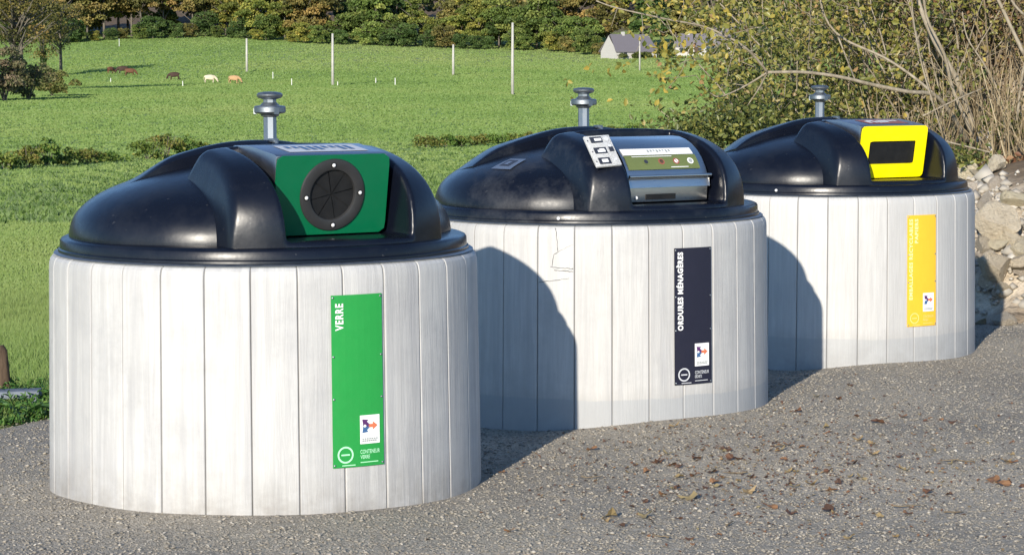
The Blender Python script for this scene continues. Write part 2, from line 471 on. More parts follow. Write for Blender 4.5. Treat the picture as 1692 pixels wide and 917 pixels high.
def terrain(x, y):
    x = np.asarray(x, float); y = np.asarray(y, float)
    s = s_of(x, y)
    w = sm((s - .2) / 4.5)
    z = pad_z(x, y) * (1 - w) + prof(y) * w
    far = sm((y - 35) / 20); z = z * (1 - far) + prof(y) * far
    # lateral relief of the far slope: the left part rises a little sooner
    z = z + 1.1 * sm((-x - 20) / 50) * sm((y - 380) / 120) + (0.55 * np.sin(x * .021 + 1) + .35 * np.sin(x * .05 + y * .02)) * sm((y - 260) / 200)
    z = z + 0.035 * np.sin(x * .9 + .4 * y) * np.sin(y * .7) * sm((s - 1) / 4)
    return z + np.maximum(mound(x, y), bank(x, y))
def tz(x, y): return float(terrain(x, y))
def hit(px, py, d0=12.0, d1=1200.0):
    r = ray(px, py); ds = np.geomspace(d0, d1, 6000)
    below = EYE + r.z * ds < terrain(r.x * ds, ds)
    i = int(np.argmax(below)) if below.any() else len(ds) - 1
    d = ds[i]; return Vector((r.x * d, d, tz(r.x * d, d)))

def axis(lo, a, b, hi, step, grow):
    out = list(np.arange(a, b, step)); s = step; p = out[-1]
    while p < hi: s *= grow; p += s; out.append(p)
    s = step; p = a; pre = []
    while p > lo: s *= grow; p -= s; pre.append(p)
    return np.array(pre[::-1] + out)
gx = axis(-900, -7, 10, 900, .28, 1.06); gy = axis(-60, 6, 34, 1800, .28, 1.035)
XX, YY = np.meshgrid(gx, gy)
ZZ = terrain(XX, YY)
SS = s_of(XX, YY); TT = t_of(XX, YY)
inpad = sm((-SS - .05) / .4) * sm((10.2 - TT) / .4) * sm((20 + SS) / 1) * sm((TT + 30) / 1)
ZZ = ZZ - .06 * inpad * (mound(XX, YY) < .02)
nx, ny = len(gx), len(gy)
idx = np.arange(nx * ny).reshape(ny, nx)
FQ = np.stack([idx[:-1, :-1], idx[:-1, 1:], idx[1:, 1:], idx[1:, :-1]], axis=-1).reshape(-1, 4)
field = fast_mesh('meadow_ground', np.stack([XX, YY, ZZ], -1).reshape(-1, 3), FQ, 4, M['field'], smooth=True)
soil = np.clip(sm(mound(XX, YY) / .12) + sm(bank(XX, YY) / .5) + sm((YY - 610) / 40) + inpad + sm((0.9 - np.abs(SS - .1)) / .6) * (YY < 22) * .55, 0, 1)
dry = sm((YY - 420) / 60) * sm((XX + 65) / 30) * (1 - sm((XX - 30) / 40))
pale = sm((mound(XX, YY) - .0) / .03) * (1 - .9 * sm((mound(XX, YY) - .98) / .12))
for nm, arr in (('soil', soil), ('dry', dry), ('pale', pale)):
    a = field.data.attributes.new(nm, 'FLOAT', 'POINT'); a.data.foreach_set('value', arr.astype(np.float32).ravel())
tag(field, kind='structure')

# gravel forecourt: its own sheet, ragged edge against the verge
sv = np.concatenate([np.linspace(-19.5, -6, 60), np.linspace(-5.8, 0, 60)]); tv = np.linspace(-29.5, 10, 260)
S2, T2 = np.meshgrid(sv, tv)
rag = np.array([0.10 * mnoise.noise((t * 1.1, 0, 0)) + .05 * mnoise.noise((t * 4.3, 3, 0)) for t in tv])
S2 = S2 + rag[:, None] * sm((S2 + 2) / 2)
X2 = -2.5 + T2 * .5 - S2 * .866; Y2 = 12.2 + T2 * .866 + S2 * .5
rough_z = np.array([[.008 * mnoise.noise((a * 1.7, b * 1.7, 0)) + .012 * mnoise.noise((a * .5, b * .5, 2)) for a, b in zip(ra, rb)] for ra, rb in zip(X2, Y2)])
Z2 = pad_z(X2, Y2) + rough_z + .004
n2, m2 = S2.shape
idx = np.arange(n2 * m2).reshape(n2, m2)
FQ = np.stack([idx[:-1, :-1], idx[1:, :-1], idx[1:, 1:], idx[:-1, 1:]], axis=-1).reshape(-1, 4)
gravel = fast_mesh('gravel_forecourt', np.stack([X2, Y2, Z2], -1).reshape(-1, 3), FQ, 4, M['gravel'], smooth=True)
tag(gravel, kind='structure')
def ground_z(x, y):
    return float(pad_z(x, y)) + .008 * mnoise.noise((x * 1.7, y * 1.7, 0)) + .012 * mnoise.noise((x * .5, y * .5, 2)) + .004

# ------------------------------------------------------------------ waste containers
BINS = [(-1.065, 10.30), (0.432, 12.82), (2.085, 15.62)]
FACE = math.radians(32.0)
BODY_ROT = [math.radians(q) for q in (-3.0, -1.0, 0.0)]    # planks and sign sit slightly turned from the lid
R_TOP, R_BOT = 0.930, 0.946
def R_at(z): return R_BOT + (R_TOP - R_BOT) * z
N_PL = 31; PH0 = math.radians(-3.6)      # a groove sits here, measured from the facing direction

def body_mesh():
    zs = [-.2, -.1, 0.0, .12, .25, .4, .55, .7, .85, .945, .965, .985, .996, 1.0]
    inset = [0] * 9 + [0, .001, .006, .014, .026]
    rr = random.Random(3)
    cols = []   # (angle, depth, plank id, offset)
    dth = 2 * PI / N_PL; gw = .0034 / R_TOP
    for k in range(N_PL):
        a0 = PH0 + k * dth; off = rr.uniform(-.0018, .0018)
        cols.append((a0, .009, k, 0.0))
        for fr in (gw, gw * 1.9, dth * .2, dth * .4, dth * .6, dth * .8, dth - gw * 1.9, dth - gw):
            e = .0 if gw * 1.5 < fr < dth - gw * 1.5 else .0016
            cols.append((a0 + fr, e, k, off))
    nc = len(cols); nz = len(zs); vs = []; tint = []; uvv = []
    pt = [rr.uniform(.2, 1.0) for _ in range(N_PL)]
    for z, ins in zip(zs, inset):
        for (a, dp, k, off) in cols:
            r = R_at(z) - ins - dp + off
            vs.append((r * math.sin(a), -r * math.cos(a), z)); tint.append(pt[k]); uvv.append((a * R_TOP, z))
    fs = []
    for i in range(nz - 1):
        for j in range(nc):
            j2 = (j + 1) % nc
            fs.append((i*nc+j, i*nc+j2, (i+1)*nc+j2, (i+1)*nc+j))
    # flat top ring going under the lid
    b = len(vs)
    for (a, dp, k, off) in cols:
        vs.append((.80 * math.sin(a), -.80 * math.cos(a), 1.004)); tint.append(pt[k]); uvv.append((a * R_TOP, 1.1))
    for j in range(nc):
        j2 = (j + 1) % nc; fs.append(((nz-1)*nc+j, (nz-1)*nc+j2, b+j2, b+j))
    me = bpy.data.meshes.new('body'); me.from_pydata(vs, [], fs)
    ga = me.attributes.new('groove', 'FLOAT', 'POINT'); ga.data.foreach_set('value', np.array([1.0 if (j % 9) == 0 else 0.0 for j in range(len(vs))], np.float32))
    at_ = me.attributes.new('tint', 'FLOAT', 'POINT'); at_.data.foreach_set('value', np.array(tint, np.float32))
    uv = me.uv_layers.new(name='UVMap')
    for p in me.polygons:
        for li in p.loop_indices: uv.data[li].uv = uvv[me.loops[li].vertex_index]
    me.polygons.foreach_set('use_smooth', [True] * len(me.polygons)); me.set_sharp_from_angle(angle=math.radians(14))
    return me
BODY = body_mesh()

def catmull(pts, n=6):
    P = [Vector((*p, 0)) if len(p) == 2 else Vector(p) for p in pts]; out = []
    for i in range(len(P) - 1):
        p0 = P[max(i-1, 0)]; p1 = P[i]; p2 = P[i+1]; p3 = P[min(i+2, len(P)-1)]
        for k in range(n):
            t = k / n
            out.append(.5 * ((2*p1) + (p2-p0)*t + (2*p0-5*p1+4*p2-p3)*t*t + (3*p1-p0-3*p2+p3)*t*t*t))
    out.append(P[-1]); return out

DOME_P = [(.846, 1.06), (.845, 1.09), (.836, 1.128), (.815, 1.169), (.775, 1.210), (.715, 1.250), (.62, 1.292), (.46, 1.340), (.25, 1.380), (.1, 1.396), (.0, 1.399)]
_dc = catmull(DOME_P, 5)
_dr = np.array([p.x for p in _dc])[::-1]; _dz = np.array([p.y for p in _dc])[::-1]
def dome_z(r): return np.interp(r, _dr, _dz)

def smax(a, b, k):
    h = np.clip(.5 + .5 * (a - b) / k, 0, 1)
    return b * (1 - h) + a * h + k * h * (1 - h)

def surface_nets(f, lo, hi, h):
    """naive surface nets of the scalar field f(x,y,z)<0"""
    n = [int(math.ceil((b - a) / h)) + 1 for a, b in zip(lo, hi)]
    ax = [lo[i] + h * np.arange(n[i]) for i in range(3)]
    X, Y, Z = np.meshgrid(*ax, indexing='ij')
    D = f(X, Y, Z); ins = D < 0
    c = np.array(n) - 1
    cnt = np.zeros(c, int); pos = np.zeros((*c, 3)); 
    corners = [(i, j, k) for i in (0, 1) for j in (0, 1) for k in (0, 1)]
    def sub(A, o): return A[o[0]:o[0]+c[0], o[1]:o[1]+c[1], o[2]:o[2]+c[2]]
    for o in corners:
        for axx in range(3):
            if o[axx] == 1: continue
            o2 = list(o); o2[axx] = 1
            a = sub(D, o); b = sub(D, o2); cr = (a < 0) != (b < 0)
            t = np.where(cr, a / np.where(a - b == 0, 1, a - b), 0)
            for q in range(3):
                val = o[q] + (t if q == axx else 0)
                pos[..., q] += np.where(cr, val, 0)
            cnt += cr
    act = cnt > 0
    vid = -np.ones(c, int); vid[act] = np.arange(act.sum())
    gi = np.stack(np.nonzero(act), -1)
    V = (gi + pos[act] / cnt[act][:, None]) * h + np.array(lo)
    quads = []
    for axx in range(3):
        b, d = [(1, 2), (2, 0), (0, 1)][axx]
        sl0 = [slice(None)] * 3; sl1 = [slice(None)] * 3
        sl0[axx] = slice(0, n[axx] - 1); sl1[axx] = slice(1, n[axx])
        A = ins[tuple(sl0)]; B = ins[tuple(sl1)]
        cr = A != B
        g = np.stack(np.nonzero(cr), -1)
        g = g[(g[:, b] > 0) & (g[:, d] > 0) & (g[:, b] < n[b] - 1) & (g[:, d] < n[d] - 1)]
        e = lambda db, dd: tuple((g - np.eye(3, dtype=int)[b] * db - np.eye(3, dtype=int)[d] * dd).T)
        q = np.stack([vid[e(1, 1)], vid[e(0, 1)], vid[e(0, 0)], vid[e(1, 0)]], -1)
        flip = ~A[tuple(g.T)]
        q[flip] = q[flip][:, ::-1]
        quads.append(q)
    return V, np.concatenate(quads)

def hood_field(u, yy, z):
    v = -yy
    r = np.sqrt(u * u + v * v)
    zz = np.maximum(z - 1.04, 0) / .440
    f = (((r / .852) ** 2.6 + zz ** 3.4) ** (1 / 2.85) - 1) * .46
    f = np.maximum(f, 1.045 - z)
    k = .010 + .026 * np.clip((z - 1.06) / .38, 0, 1)
    w = .497 - .085 * np.clip((z - 1.05) / .4, 0, 1.2) ** 2
    f = smax(f, np.abs(u) - w, k)
    f = smax(f, .165 + .42 * (z - 1.30) - v, .012 + .05 * np.clip((z - 1.25) / .2, 0, 1))
    slot = smax(smax(np.abs(u) - .284 - .02 * np.clip((z - 1.1) / .3, 0, 1), 1.098 - z, .02), .285 - v, .02)
    f = smax(f, -slot, .022)
    return f
HV, HQ = surface_nets(hood_field, (-.62, -.92, 1.02), (.62, .2, 1.52), .0085)

def mesh_np(name, V, Q, mat):
    o = fast_mesh(name, V, Q, 4, mat, smooth=True)
    return o

def curved_sheet(a0, a1, b0, b1, off, thick=.003, nc=8):
    """a plate bent round the container: lateral a, height b, standing off the planks"""
    mb = MB(); vs = []; fs = []
    for o in (off, off - thick):
        for i in range(nc + 1):
            a = a0 + (a1 - a0) * i / nc
            for b in (b0, b1):
                r = R_at(b) + o; ph = a / R_TOP
                vs.append((r * math.sin(ph), -r * math.cos(ph), b))
    m = (nc + 1) * 2
    for i in range(nc):
        p = i * 2
        fs.append((p, p+2, p+3, p+1)); fs.append((m+p, m+p+1, m+p+3, m+p+2))
        fs.append((p, m+p, m+p+2, p+2)); fs.append((p+1, p+3, m+p+3, m+p+1))
    fs.append((0, 1, m+1, m)); e = nc * 2
    fs.append((e, m+e, m+e+1, e+1))
    mb.add(vs, fs); return mb

def curved_poly(pts, off):
    mb = MB(); vs = []
    for a, b in pts:
        r = R_at(b) + off; ph = a / R_TOP
        vs.append((r * math.sin(ph), -r * math.cos(ph), b))
    mb.add(vs, [tuple(range(len(pts)))]); return mb

def text_flat(body, size, bold=0.0, spacing=1.0):
    cu = bpy.data.curves.new('lettering', 'FONT'); cu.body = body; cu.size = size; cu.offset = bold
    cu.align_x = 'RIGHT'; cu.align_y = 'CENTER'; cu.space_character = spacing; cu.resolution_u = 3
    o = bpy.data.objects.new('lettering', cu); COL.objects.link(o)
    dg = bpy.context.evaluated_depsgraph_get(); dg.update()
    me = bpy.data.meshes.new_from_object(o.evaluated_get(dg))
    bpy.data.objects.remove(o); bpy.data.curves.remove(cu)
    return me

def text_on_sign(body, length, size, a, btop, mat, parent, off, vertical=True, bold=0.0):
    me = text_flat(body, size, bold, 1.16 if vertical else 1.0)
    co = np.array([v.co[:] for v in me.vertices])
    x0, x1 = co[:, 0].min(), co[:, 0].max()
    k = length / (x1 - x0)
    for v, c in zip(me.vertices, co):
        if vertical: aa = a - c[1]; bb = btop + (c[0] - x1) * k
        else: aa = a + (c[0] - x0) * k; bb = btop + c[1]
        r = R_at(bb) + off; ph = aa / R_TOP
        v.co = (r * math.sin(ph), -r * math.cos(ph), bb)
    me.materials.clear(); me.materials.append(mat)
    return link_mesh('lettering', me, parent)

def arrow(cx, cy, ang, L, w):
    pts = [(0, -w*.5), (L*.45, -w*.5), (L*.45, -w*1.25), (L, 0), (L*.45, w*1.25), (L*.45, w*.5), (0, w*.5)]
    c, s = math.cos(ang), math.sin(ang)
    return [(cx + x*c - y*s, cy + x*s + y*c) for x, y in pts]

def make_sign(root, rot, mat, ink, faint, lines, small):
    A0, A1, B0, B1 = -.112, .112, .195, .885
    sg = curved_sheet(A0, A1, B0, B1, .0065, .004).build('information_sign', mat, root); sg.rotation_euler.z = rot
    off = .0085
    for (txt, length, size, a, top, bold) in lines:
        text_on_sign(txt, length, size, a, top, ink, sg, off, True, bold)
    # emblem plate: three arrows on white
    ex0, ex1, ey0, ey1 = .004, .092, .285, .40
    em = curved_sheet(ex0, ex1, ey0, ey1, off + .0006, .001).build('emblem', M['white'], sg)
    cx, cy = .042, .357
    for ang, mt in ((PI * .76, 'purple'), (-PI * .76, 'blue'), (0, 'orange')):
        curved_poly(arrow(cx, cy, ang, .040, .0135), off + .002).build('emblem_arrow', M[mt], sg)
    cap = MB()
    for i, (l, r_, b) in enumerate(((.012, .084, .305), (.012, .078, .297))):
        for q in range(7):
            x = l + (r_ - l) * q / 7
            m_ = curved_poly([(x, b - .003), (x + .0075, b - .003), (x + .0075, b + .003), (x, b + .003)], off + .002)
            cap.add(m_.v, m_.f)
    cap.build('emblem_caption', M['greyink'], sg)
    # ring mark
    ring = MB(); rc, rz, ro, ri = -.060, .246, .034, .027
    vs = []; fs = []
    for k in range(36):
        t = 2 * PI * k / 36
        for rr in (ri, ro):
            a = rc + rr * math.cos(t); b = rz + rr * math.sin(t); R = R_at(b) + off
            vs.append((R * math.sin(a / R_TOP), -R * math.cos(a / R_TOP), b))
    for k in range(36):
        k2 = (k + 1) % 36; fs.append((2*k, 2*k+1, 2*k2+1, 2*k2))
    ring.add(vs, fs)
    for (l, r_, b, hgt) in ((-.078, -.042, rz, .003), (-.075, -.018, .2035, .0018)):
        m_ = curved_poly([(l, b - hgt), (r_, b - hgt), (r_, b + hgt), (l, b + hgt)], off); ring.add(m_.v, m_.f)
    ring.build('ring_mark', faint, sg)
    text_on_sign('CONTENEUR', .088, .023, .004, .253, faint, sg, off, False, .0003)
    text_on_sign(small, .042, .021, .004, .232, faint, sg, off, False, .0003)
    m_ = curved_poly([(.004, .2095), (.084, .2095), (.084, .213), (.004, .213)], off); m_.build('fine_print', faint, sg)
    for a in (A0 + .007, A1 - .007):
        for b in (B0 + .01, (B0 + B1) * .5 - .07, (B0 + B1) * .5 + .1, B1 - .01):
            r = R_at(b) + .0065
            Mx = Matrix.Translation((r * math.sin(a / R_TOP), -r * math.cos(a / R_TOP), b)) @ Matrix.Rotation(a / R_TOP, 4, 'Z') @ Matrix.Rotation(PI / 2, 4, 'X')
            rv = MB(); rv.lathe([(.0045, 0), (.0045, .002), (.002, .0035)], 8, M=Mx); rv.build('rivet', M['galv'], sg)
    return sg

def lifting_post(root):
    px_, py_ = .277, .50
    mb = MB()
    mb.lathe([(.038, 1.28), (.036, 1.40), (.0315, 1.41), (.0315, 1.655)], 8, px_, py_)
    p = mb.build('lifting_post', M['galv'], root, angle=25)
    c = MB(); c.lathe([(.030, 1.560), (.040, 1.564), (.044, 1.574), (.069, 1.578), (.073, 1.584), (.073, 1.604), (.069, 1.610), (.045, 1.613), (.036, 1.622), (.0315, 1.626)], 28, px_, py_)
    for k in range(3):
        Mx = Matrix.Translation((px_, py_, 1.59)) @ Matrix.Rotation(k * 2 * PI / 3 + .5, 4, 'Z')
        c.box((.06, -.012, -.016), (.074, .012, .010), Mx)
    c.build('collar', M['galv'], p, angle=30)
    k = MB(); k.lathe([(.031, 1.640), (.052, 1.646), (.059, 1.653), (.060, 1.662), (.052, 1.670), (.028, 1.674), (.004, 1.675)], 28, px_, py_)
    k.build('cap', M['galv'], p, angle=40)

def hinge_bolts(root, mat, ths):
    for th in ths:
        a = math.radians(th); r = .884
        Mx = Matrix.Translation((r * math.sin(a), -r * math.cos(a), 1.037)) @ Matrix.Rotation(a, 4, 'Z') @ Matrix.Rotation(PI / 2, 4, 'X')
        b = MB(); b.lathe([(.009, 0), (.009, .005), (.006, .009)], 10, M=Mx); b.build('bolt', mat, root)

def rear_cover(root, mat, rl_=.74):
    """the raised back flap of the lid, proud of the front dome"""
    nu, nv = 64, 26; vs = []; fs = []
    for layer, off in ((0, 1.0), (1, 0.0)):
        for j in range(nv + 1):
            q = j / nv
            for i in range(nu + 1):
                u = -.67 + 1.34 * i / nu
                y0 = .03 + .10 * (u / .67) ** 2         # front edge bows back at the ends
                ymax = math.sqrt(max(.72 ** 2 - u * u, .0004))
                y = y0 + (max(ymax, y0 + .02) - y0) * q
                r = math.hypot(u, y)
                lift = .044 * off * (float(sm((rl_ - r) / .22)) + .72 * float(sm((.62 - r) / .5))) * float(sm((q + .10) / .16)) - .012 * (1 - off)
                vs.append((u, y, float(dome_z(r)) + lift))
    m = (nu + 1) * (nv + 1)
    for j in range(nv):
        for i in range(nu):
            a = j * (nu + 1) + i
            fs.append((a, a+1, a+nu+2, a+nu+1)); fs.append((m+a, m+a+nu+1, m+a+nu+2, m+a+1))
    for i in range(nu): fs.append((i, m+i, m+i+1, i+1))
    for j in range(nv):
        a = j * (nu + 1); b = a + nu
        fs.append((a, a+nu+1, m+a+nu+1, m+a)); fs.append((b, m+b, m+b+nu+1, b+nu+1))
    for i in range(nu):
        a = nv * (nu + 1) + i; fs.append((a, a+1, m+a+1, m+a))
    mb = MB(); mb.add(vs, fs)
    o = mb.build('rear_cover', mat, root, angle=50)
    l = MB(); l.box((.06, .006, 1.40), (.074, .05, 1.470)); l.box((.052, .02, 1.462), (.082, .07, 1.478))
    bevel_mesh(l.build('latch', M['galv'], o), .003)
    return o

def plate_local(name, prof_pts, w, mat, parent, bev=.004):
    """extrude a (v,z) side profile across the width ±w"""
    mb = MB(); n = len(prof_pts); vs = []
    for u in (-w, w):
        for v, z in prof_pts: vs.append((u, -v, z))
    fs = [(i, (i+1) % n, n+(i+1) % n, n+i) for i in range(n)]
    fs.append(tuple(range(n))[::-1]); fs.append(tuple(range(n, 2*n)))
    mb.add(vs, fs); o = mb.build(name, mat, parent)
    bm = bmesh.new(); bm.from_mesh(o.data); bmesh.ops.recalc_face_normals(bm, faces=bm.faces); bm.to_mesh(o.data); bm.free()
    if bev: bevel_mesh(o, bev)
    return o

# tilted front frame of the hatch: origin at mid front, x = u, y = up the panel, z = outwards
P_TOP = Vector((0, -.648, 1.432)); P_BOT = Vector((0, -.592, 1.108))
PUP = (P_TOP - P_BOT).normalized(); PN = Vector((1, 0, 0)).cross(PUP).normalized()
if PN.y > 0: PN = -PN
PC = (P_TOP + P_BOT) / 2
PM = Matrix(((1, PUP.x, PN.x, PC.x), (0, PUP.y, PN.y, PC.y), (0, PUP.z, PN.z, PC.z), (0, 0, 0, 1)))

def rounded_rect(w, h, r, n=5):
    pts = []
    for cx, cy, a0 in ((w - r, h - r, 0), (-w + r, h - r, 90), (-w + r, -h + r, 180), (w - r, -h + r, 270)):
        for k in range(n + 1):
            t = math.radians(a0 + 90 * k / n); pts.append((cx + r * math.cos(t), cy + r * math.sin(t)))
    return pts

def panel_with_hole(outer, inner, thick, mat, name, parent):
    """flat plate with a hole, both loops sampled by angle"""
    mb = MB(); n = len(outer); vs = []
    for z in (thick, 0):
        for loop in (outer, inner):
            for x, y in loop: vs.append(PM @ Vector((x, y, z)))
    fs = []
    for k in range(n):
        k2 = (k + 1) % n
        fs.append((k, k2, n+k2, n+k)); fs.append((2*n+k, 3*n+k, 3*n+k2, 2*n+k2))
        fs.append((k, 2*n+k, 2*n+k2, k2)); fs.append((n+k, n+k2, 3*n+k2, 3*n+k))
    mb.add(vs, fs); return mb.build(name, mat, parent, angle=30)

def resample(loop, n):
    """points of a convex closed loop at n equal angles round the origin"""
    out = []
    for k in range(n):
        t = 2 * PI * k / n; d = (math.cos(t), math.sin(t)); best = None
        for i in range(len(loop)):
            (x1, y1), (x2, y2) = loop[i], loop[(i+1) % len(loop)]
            ex, ey = x2 - x1, y2 - y1; den = d[0] * ey - d[1] * ex
            if abs(den) < 1e-12: continue
            tt = (x1 * ey - y1 * ex) / den; ss = (x1 * d[1] - y1 * d[0]) / den
            if tt > 0 and -1e-9 <= ss <= 1 + 1e-9: best = tt
        out.append((d[0] * best, d[1] * best))
    return out

PANEL_OUT = rounded_rect(.262, .165, .028)

def cut_slot(o):
    # the dome is open where the hatch recess of the hood goes through it
    bm = bmesh.new(); bm.from_mesh(o.data)
    kill = [f for f in bm.faces if abs(f.calc_center_median().x) < .37 and -f.calc_center_median().y > .20 and f.calc_center_median().z > 1.07]
    bmesh.ops.delete(bm, geom=kill, context='FACES'); bm.to_mesh(o.data); bm.free()

def make_bin(i, band, stain, lid, label):
    cx, cy = BINS[i]
    root = empty('waste_container', (cx, cy, (0, -.010, -.026)[i]), FACE + (0, 0, math.radians(-2.3))[i])
    root.scale = ((.984, .984, 1), (.998, .998, 1), (.99, .99, 1))[i]
    tag(root, label, 'waste container', 'waste containers standing in a row on the gravel')
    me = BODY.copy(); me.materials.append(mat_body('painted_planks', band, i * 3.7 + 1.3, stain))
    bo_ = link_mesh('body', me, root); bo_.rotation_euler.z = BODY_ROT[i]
    gk = MB(); gk.lathe([(.905, 1.000), (.912, 1.006), (.905, 1.011), (.86, 1.012)], 120, closed_top=False); gk.build('seal', M['galv'], root, angle=40)
    rim = MB(); rim.lathe([(.86, 1.008), (.887, 1.008), (.893, 1.013), (.892, 1.022), (.885, 1.027), (.883, 1.058), (.878, 1.066), (.866, 1.071), (.852, 1.073), (.80, 1.075), (.56, 1.078)], 120, closed_top=False)
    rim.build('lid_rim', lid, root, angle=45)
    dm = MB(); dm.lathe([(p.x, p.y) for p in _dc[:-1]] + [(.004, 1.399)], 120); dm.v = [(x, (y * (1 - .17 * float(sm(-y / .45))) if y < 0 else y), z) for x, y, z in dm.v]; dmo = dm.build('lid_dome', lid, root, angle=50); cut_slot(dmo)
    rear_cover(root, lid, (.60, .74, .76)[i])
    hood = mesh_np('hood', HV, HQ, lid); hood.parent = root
    lifting_post(root); hinge_bolts(root, M['whitebolt'], ((120, 200), (-45, 120, 200), (-60, 120))[i])
    return root, hood

# --- glass container
b1, h1 = make_bin(0, 0.0, 1.0, M['lid_plain'], 'nearest white plank-clad waste container with round green hatch and green VERRE sign')
BOX_PROF = [(.23, 1.462), (.40, 1.466), (.615, 1.438), (.640, 1.430), (.586, 1.104), (.22, 1.104)]
box = plate_local('deposit_box', BOX_PROF, .258, M['greyplate'], b1, .006)
def top_sticker(parent, mat, ink, u0=-.20, u1=.20):
    def pt(u, q): 
        v = .43 + .16 * q; z = 1.466 + (1.438 - 1.466) * (v - .40) / .215 + .002
        return (u, -v, z)
    mb = MB(); mb.add([pt(u0, 0), pt(u0, 1), pt(u1, 1), pt(u1, 0)], [(0, 1, 2, 3)])
    st = mb.build('sticker', mat, parent)
    ik = MB()
    for k in range(9):
        uu = u0 + .03 + k * (u1 - u0 - .06) / 9 + random.uniform(-.004, .004)
        q0, q1 = random.choice(((.2, .5), (.35, .8), (.2, .75)))
        P = [Vector(pt(uu, q0)), Vector(pt(uu, q1)), Vector(pt(uu + .022, q1)), Vector(pt(uu + .022, q0))]
        ik.add([p + Vector((0, 0, .0015)) for p in P], [(0, 1, 2, 3)])
    ik.build('sticker_print', ink, st)
top_sticker(box, M['pale_grey'], M['blue'], -.17, .20)
circ = [(.118 * math.cos(2*PI*k/72), .118 * math.sin(2*PI*k/72)) for k in range(72)]
pan = panel_with_hole(resample(PANEL_OUT, 72), circ, .009, M['green'], 'hatch_panel', box)
for v in pan.data.vertices: v.co = v.co + PN * .004
ringm = MB()
ringm.lathe([(.149, .012), (.150, .017), (.147, .022), (.140, .024), (.112, .024), (.105, .021), (.103, .014), (.103, .0)], 64, M=PM, closed_top=False)
ringm.build('hatch_ring', M['ringplastic'], box, angle=35)
fl = MB()
for k in range(8):       # rubber flaps meeting at a star slit
    a0 = 2 * PI * k / 8 + .22; a1 = a0 + 2 * PI / 8
    vs = [Vector((0.004 * math.cos((a0+a1)/2), .004 * math.sin((a0+a1)/2), .006))]
    for q in range(7):
        a = a0 + .012 + (a1 - a0 - .024) * q / 6; vs.append(Vector((.105 * math.cos(a), .105 * math.sin(a), .008 + .0012 * (k % 2))))
    fl.add([PM @ p for p in vs], [(0, q, q+1) for q in range(1, 7)])
fl.build('rubber_flaps', M['rubber'], box)
bk = MB(); bk.lathe([(.104, -.002), (.05, -.002), (.001, -.002)], 40, M=PM); bk.build('hatch_backing', M['rubber'], box)
for k in range(4):
    t = PI / 2 * k + .06; Mx = PM @ Matrix.Translation((.125 * math.cos(t), .125 * math.sin(t), .024))
    wsh = MB(); wsh.lathe([(.0125, 0), (.0125, .002), (.009, .003)], 14, M=Mx); wo = wsh.build('washer', M['rubber'], box)
    bb = MB(); bb.lathe([(.0078, .002), (.0078, .006), (.004, .009)], 10, M=Mx); bb.build('bolt', M['whitebolt'], wo)
make_sign(b1, BODY_ROT[0], M['sign_green'], M['white'], M['pale_green'], [('VERRE', .108, .046, -.077, .852, .0013)], 'VERRE')

# --- household waste container
b2, h2 = make_bin(1, 0.8, .75, M['lid_dusty'], 'middle white plank-clad waste container with steel hatch and black ORDURES MÉNAGÈRES sign')
arc = [(.24, 1.425)]
for k in range(0, 9):
    t = math.radians(92 - 10.5 * k); arc.append((.40 + .315 * math.cos(t), 1.135 + .295 * math.sin(t)))
drum = plate_local('drum_hatch', arc + [(.700, 1.222), (.24, 1.222)], .252, M['steel'], b2, .004)
fp = plate_local('drum_front', [(.698, 1.219), (.690, 1.106), (.30, 1.106), (.30, 1.219)], .250, M['steel'], b2, .004)
hb = MB(); hb.tube([(-.256, -.716, 1.237), (.256, -.716, 1.237)], .0085, 12); hb.build('handle_bar', M['steel'], drum, angle=40)
def drum_pt(u, deg, off=.0025):
    t = math.radians(deg); return (u, -(.40 + (.315 + off) * math.cos(t)), 1.135 + (.295 + off) * math.sin(t))
def drum_strip(u0, u1, d0, d1, off, mat, name, parent):
    mb = MB(); n = 6; vs = []
    for k in range(n + 1):
        d = d0 + (d1 - d0) * k / n; vs += [drum_pt(u0, d, off), drum_pt(u1, d, off)]
    mb.add(vs, [(2*k, 2*k+1, 2*k+3, 2*k+2) for k in range(n)]); return mb.build(name, mat, parent, smooth=True)
wl = drum_strip(-.235, .205, 53.0, 44.2, .003, M['white'], 'white_label', drum)
ink = MB()
for k in range(8):
    u = -.075 + k * .019; ink.add([drum_pt(u, 50.8, .0045), drum_pt(u + .013, 50.8, .0045), drum_pt(u + .013, 47.0 + (k % 3), .0045), drum_pt(u, 47.0 + (k % 3), .0045)], [(0, 1, 2, 3)])
ink.build('label_print', M['greyink'], wl)
gl = drum_strip(-.235, .212, 43.6, 27.0, .003, M['olive'], 'olive_label', drum)
for k, (u, mt, mt2) in enumerate(((-.115, 'yellow', 'darkink'), (-.018, 'redink', 'stake'), (.075, 'redink', 'white'), (.165, 'white', 'greyink'))):
    rg = MB(); ds = MB()
    for mbx, ro in ((rg, .019), (ds, .012)):
        vs = [drum_pt(u + ro * math.cos(t), 35.6 + ro * 180 / (PI * .31) * math.sin(t), .0045 if mbx is rg else .006) for t in [2*PI*q/20 for q in range(20)]]
        mbx.add(vs, [tuple(range(20))])
    pg = rg.build('pictogram', M[mt] if k != 0 else M['olive'], gl); ds.build('pictogram_mark', M[mt2], gl)
    if k == 2:
        sl_ = MB(); a = [drum_pt(u - .013, 38.2, .0075), drum_pt(u - .009, 38.8, .0075), drum_pt(u + .013, 33.0, .0075), drum_pt(u + .009, 32.4, .0075)]
        sl_.add(a, [(0, 1, 2, 3)]); sl_.build('pictogram_bar', M['redink'], gl)
for (u0, u1, d) in ((-.19, .06, 41.8), (.03, .14, 29.0)):
    drum_strip(u0, u1, d + .35, d - .35, .0045, M['white'], 'label_line', gl)
hs = MB()
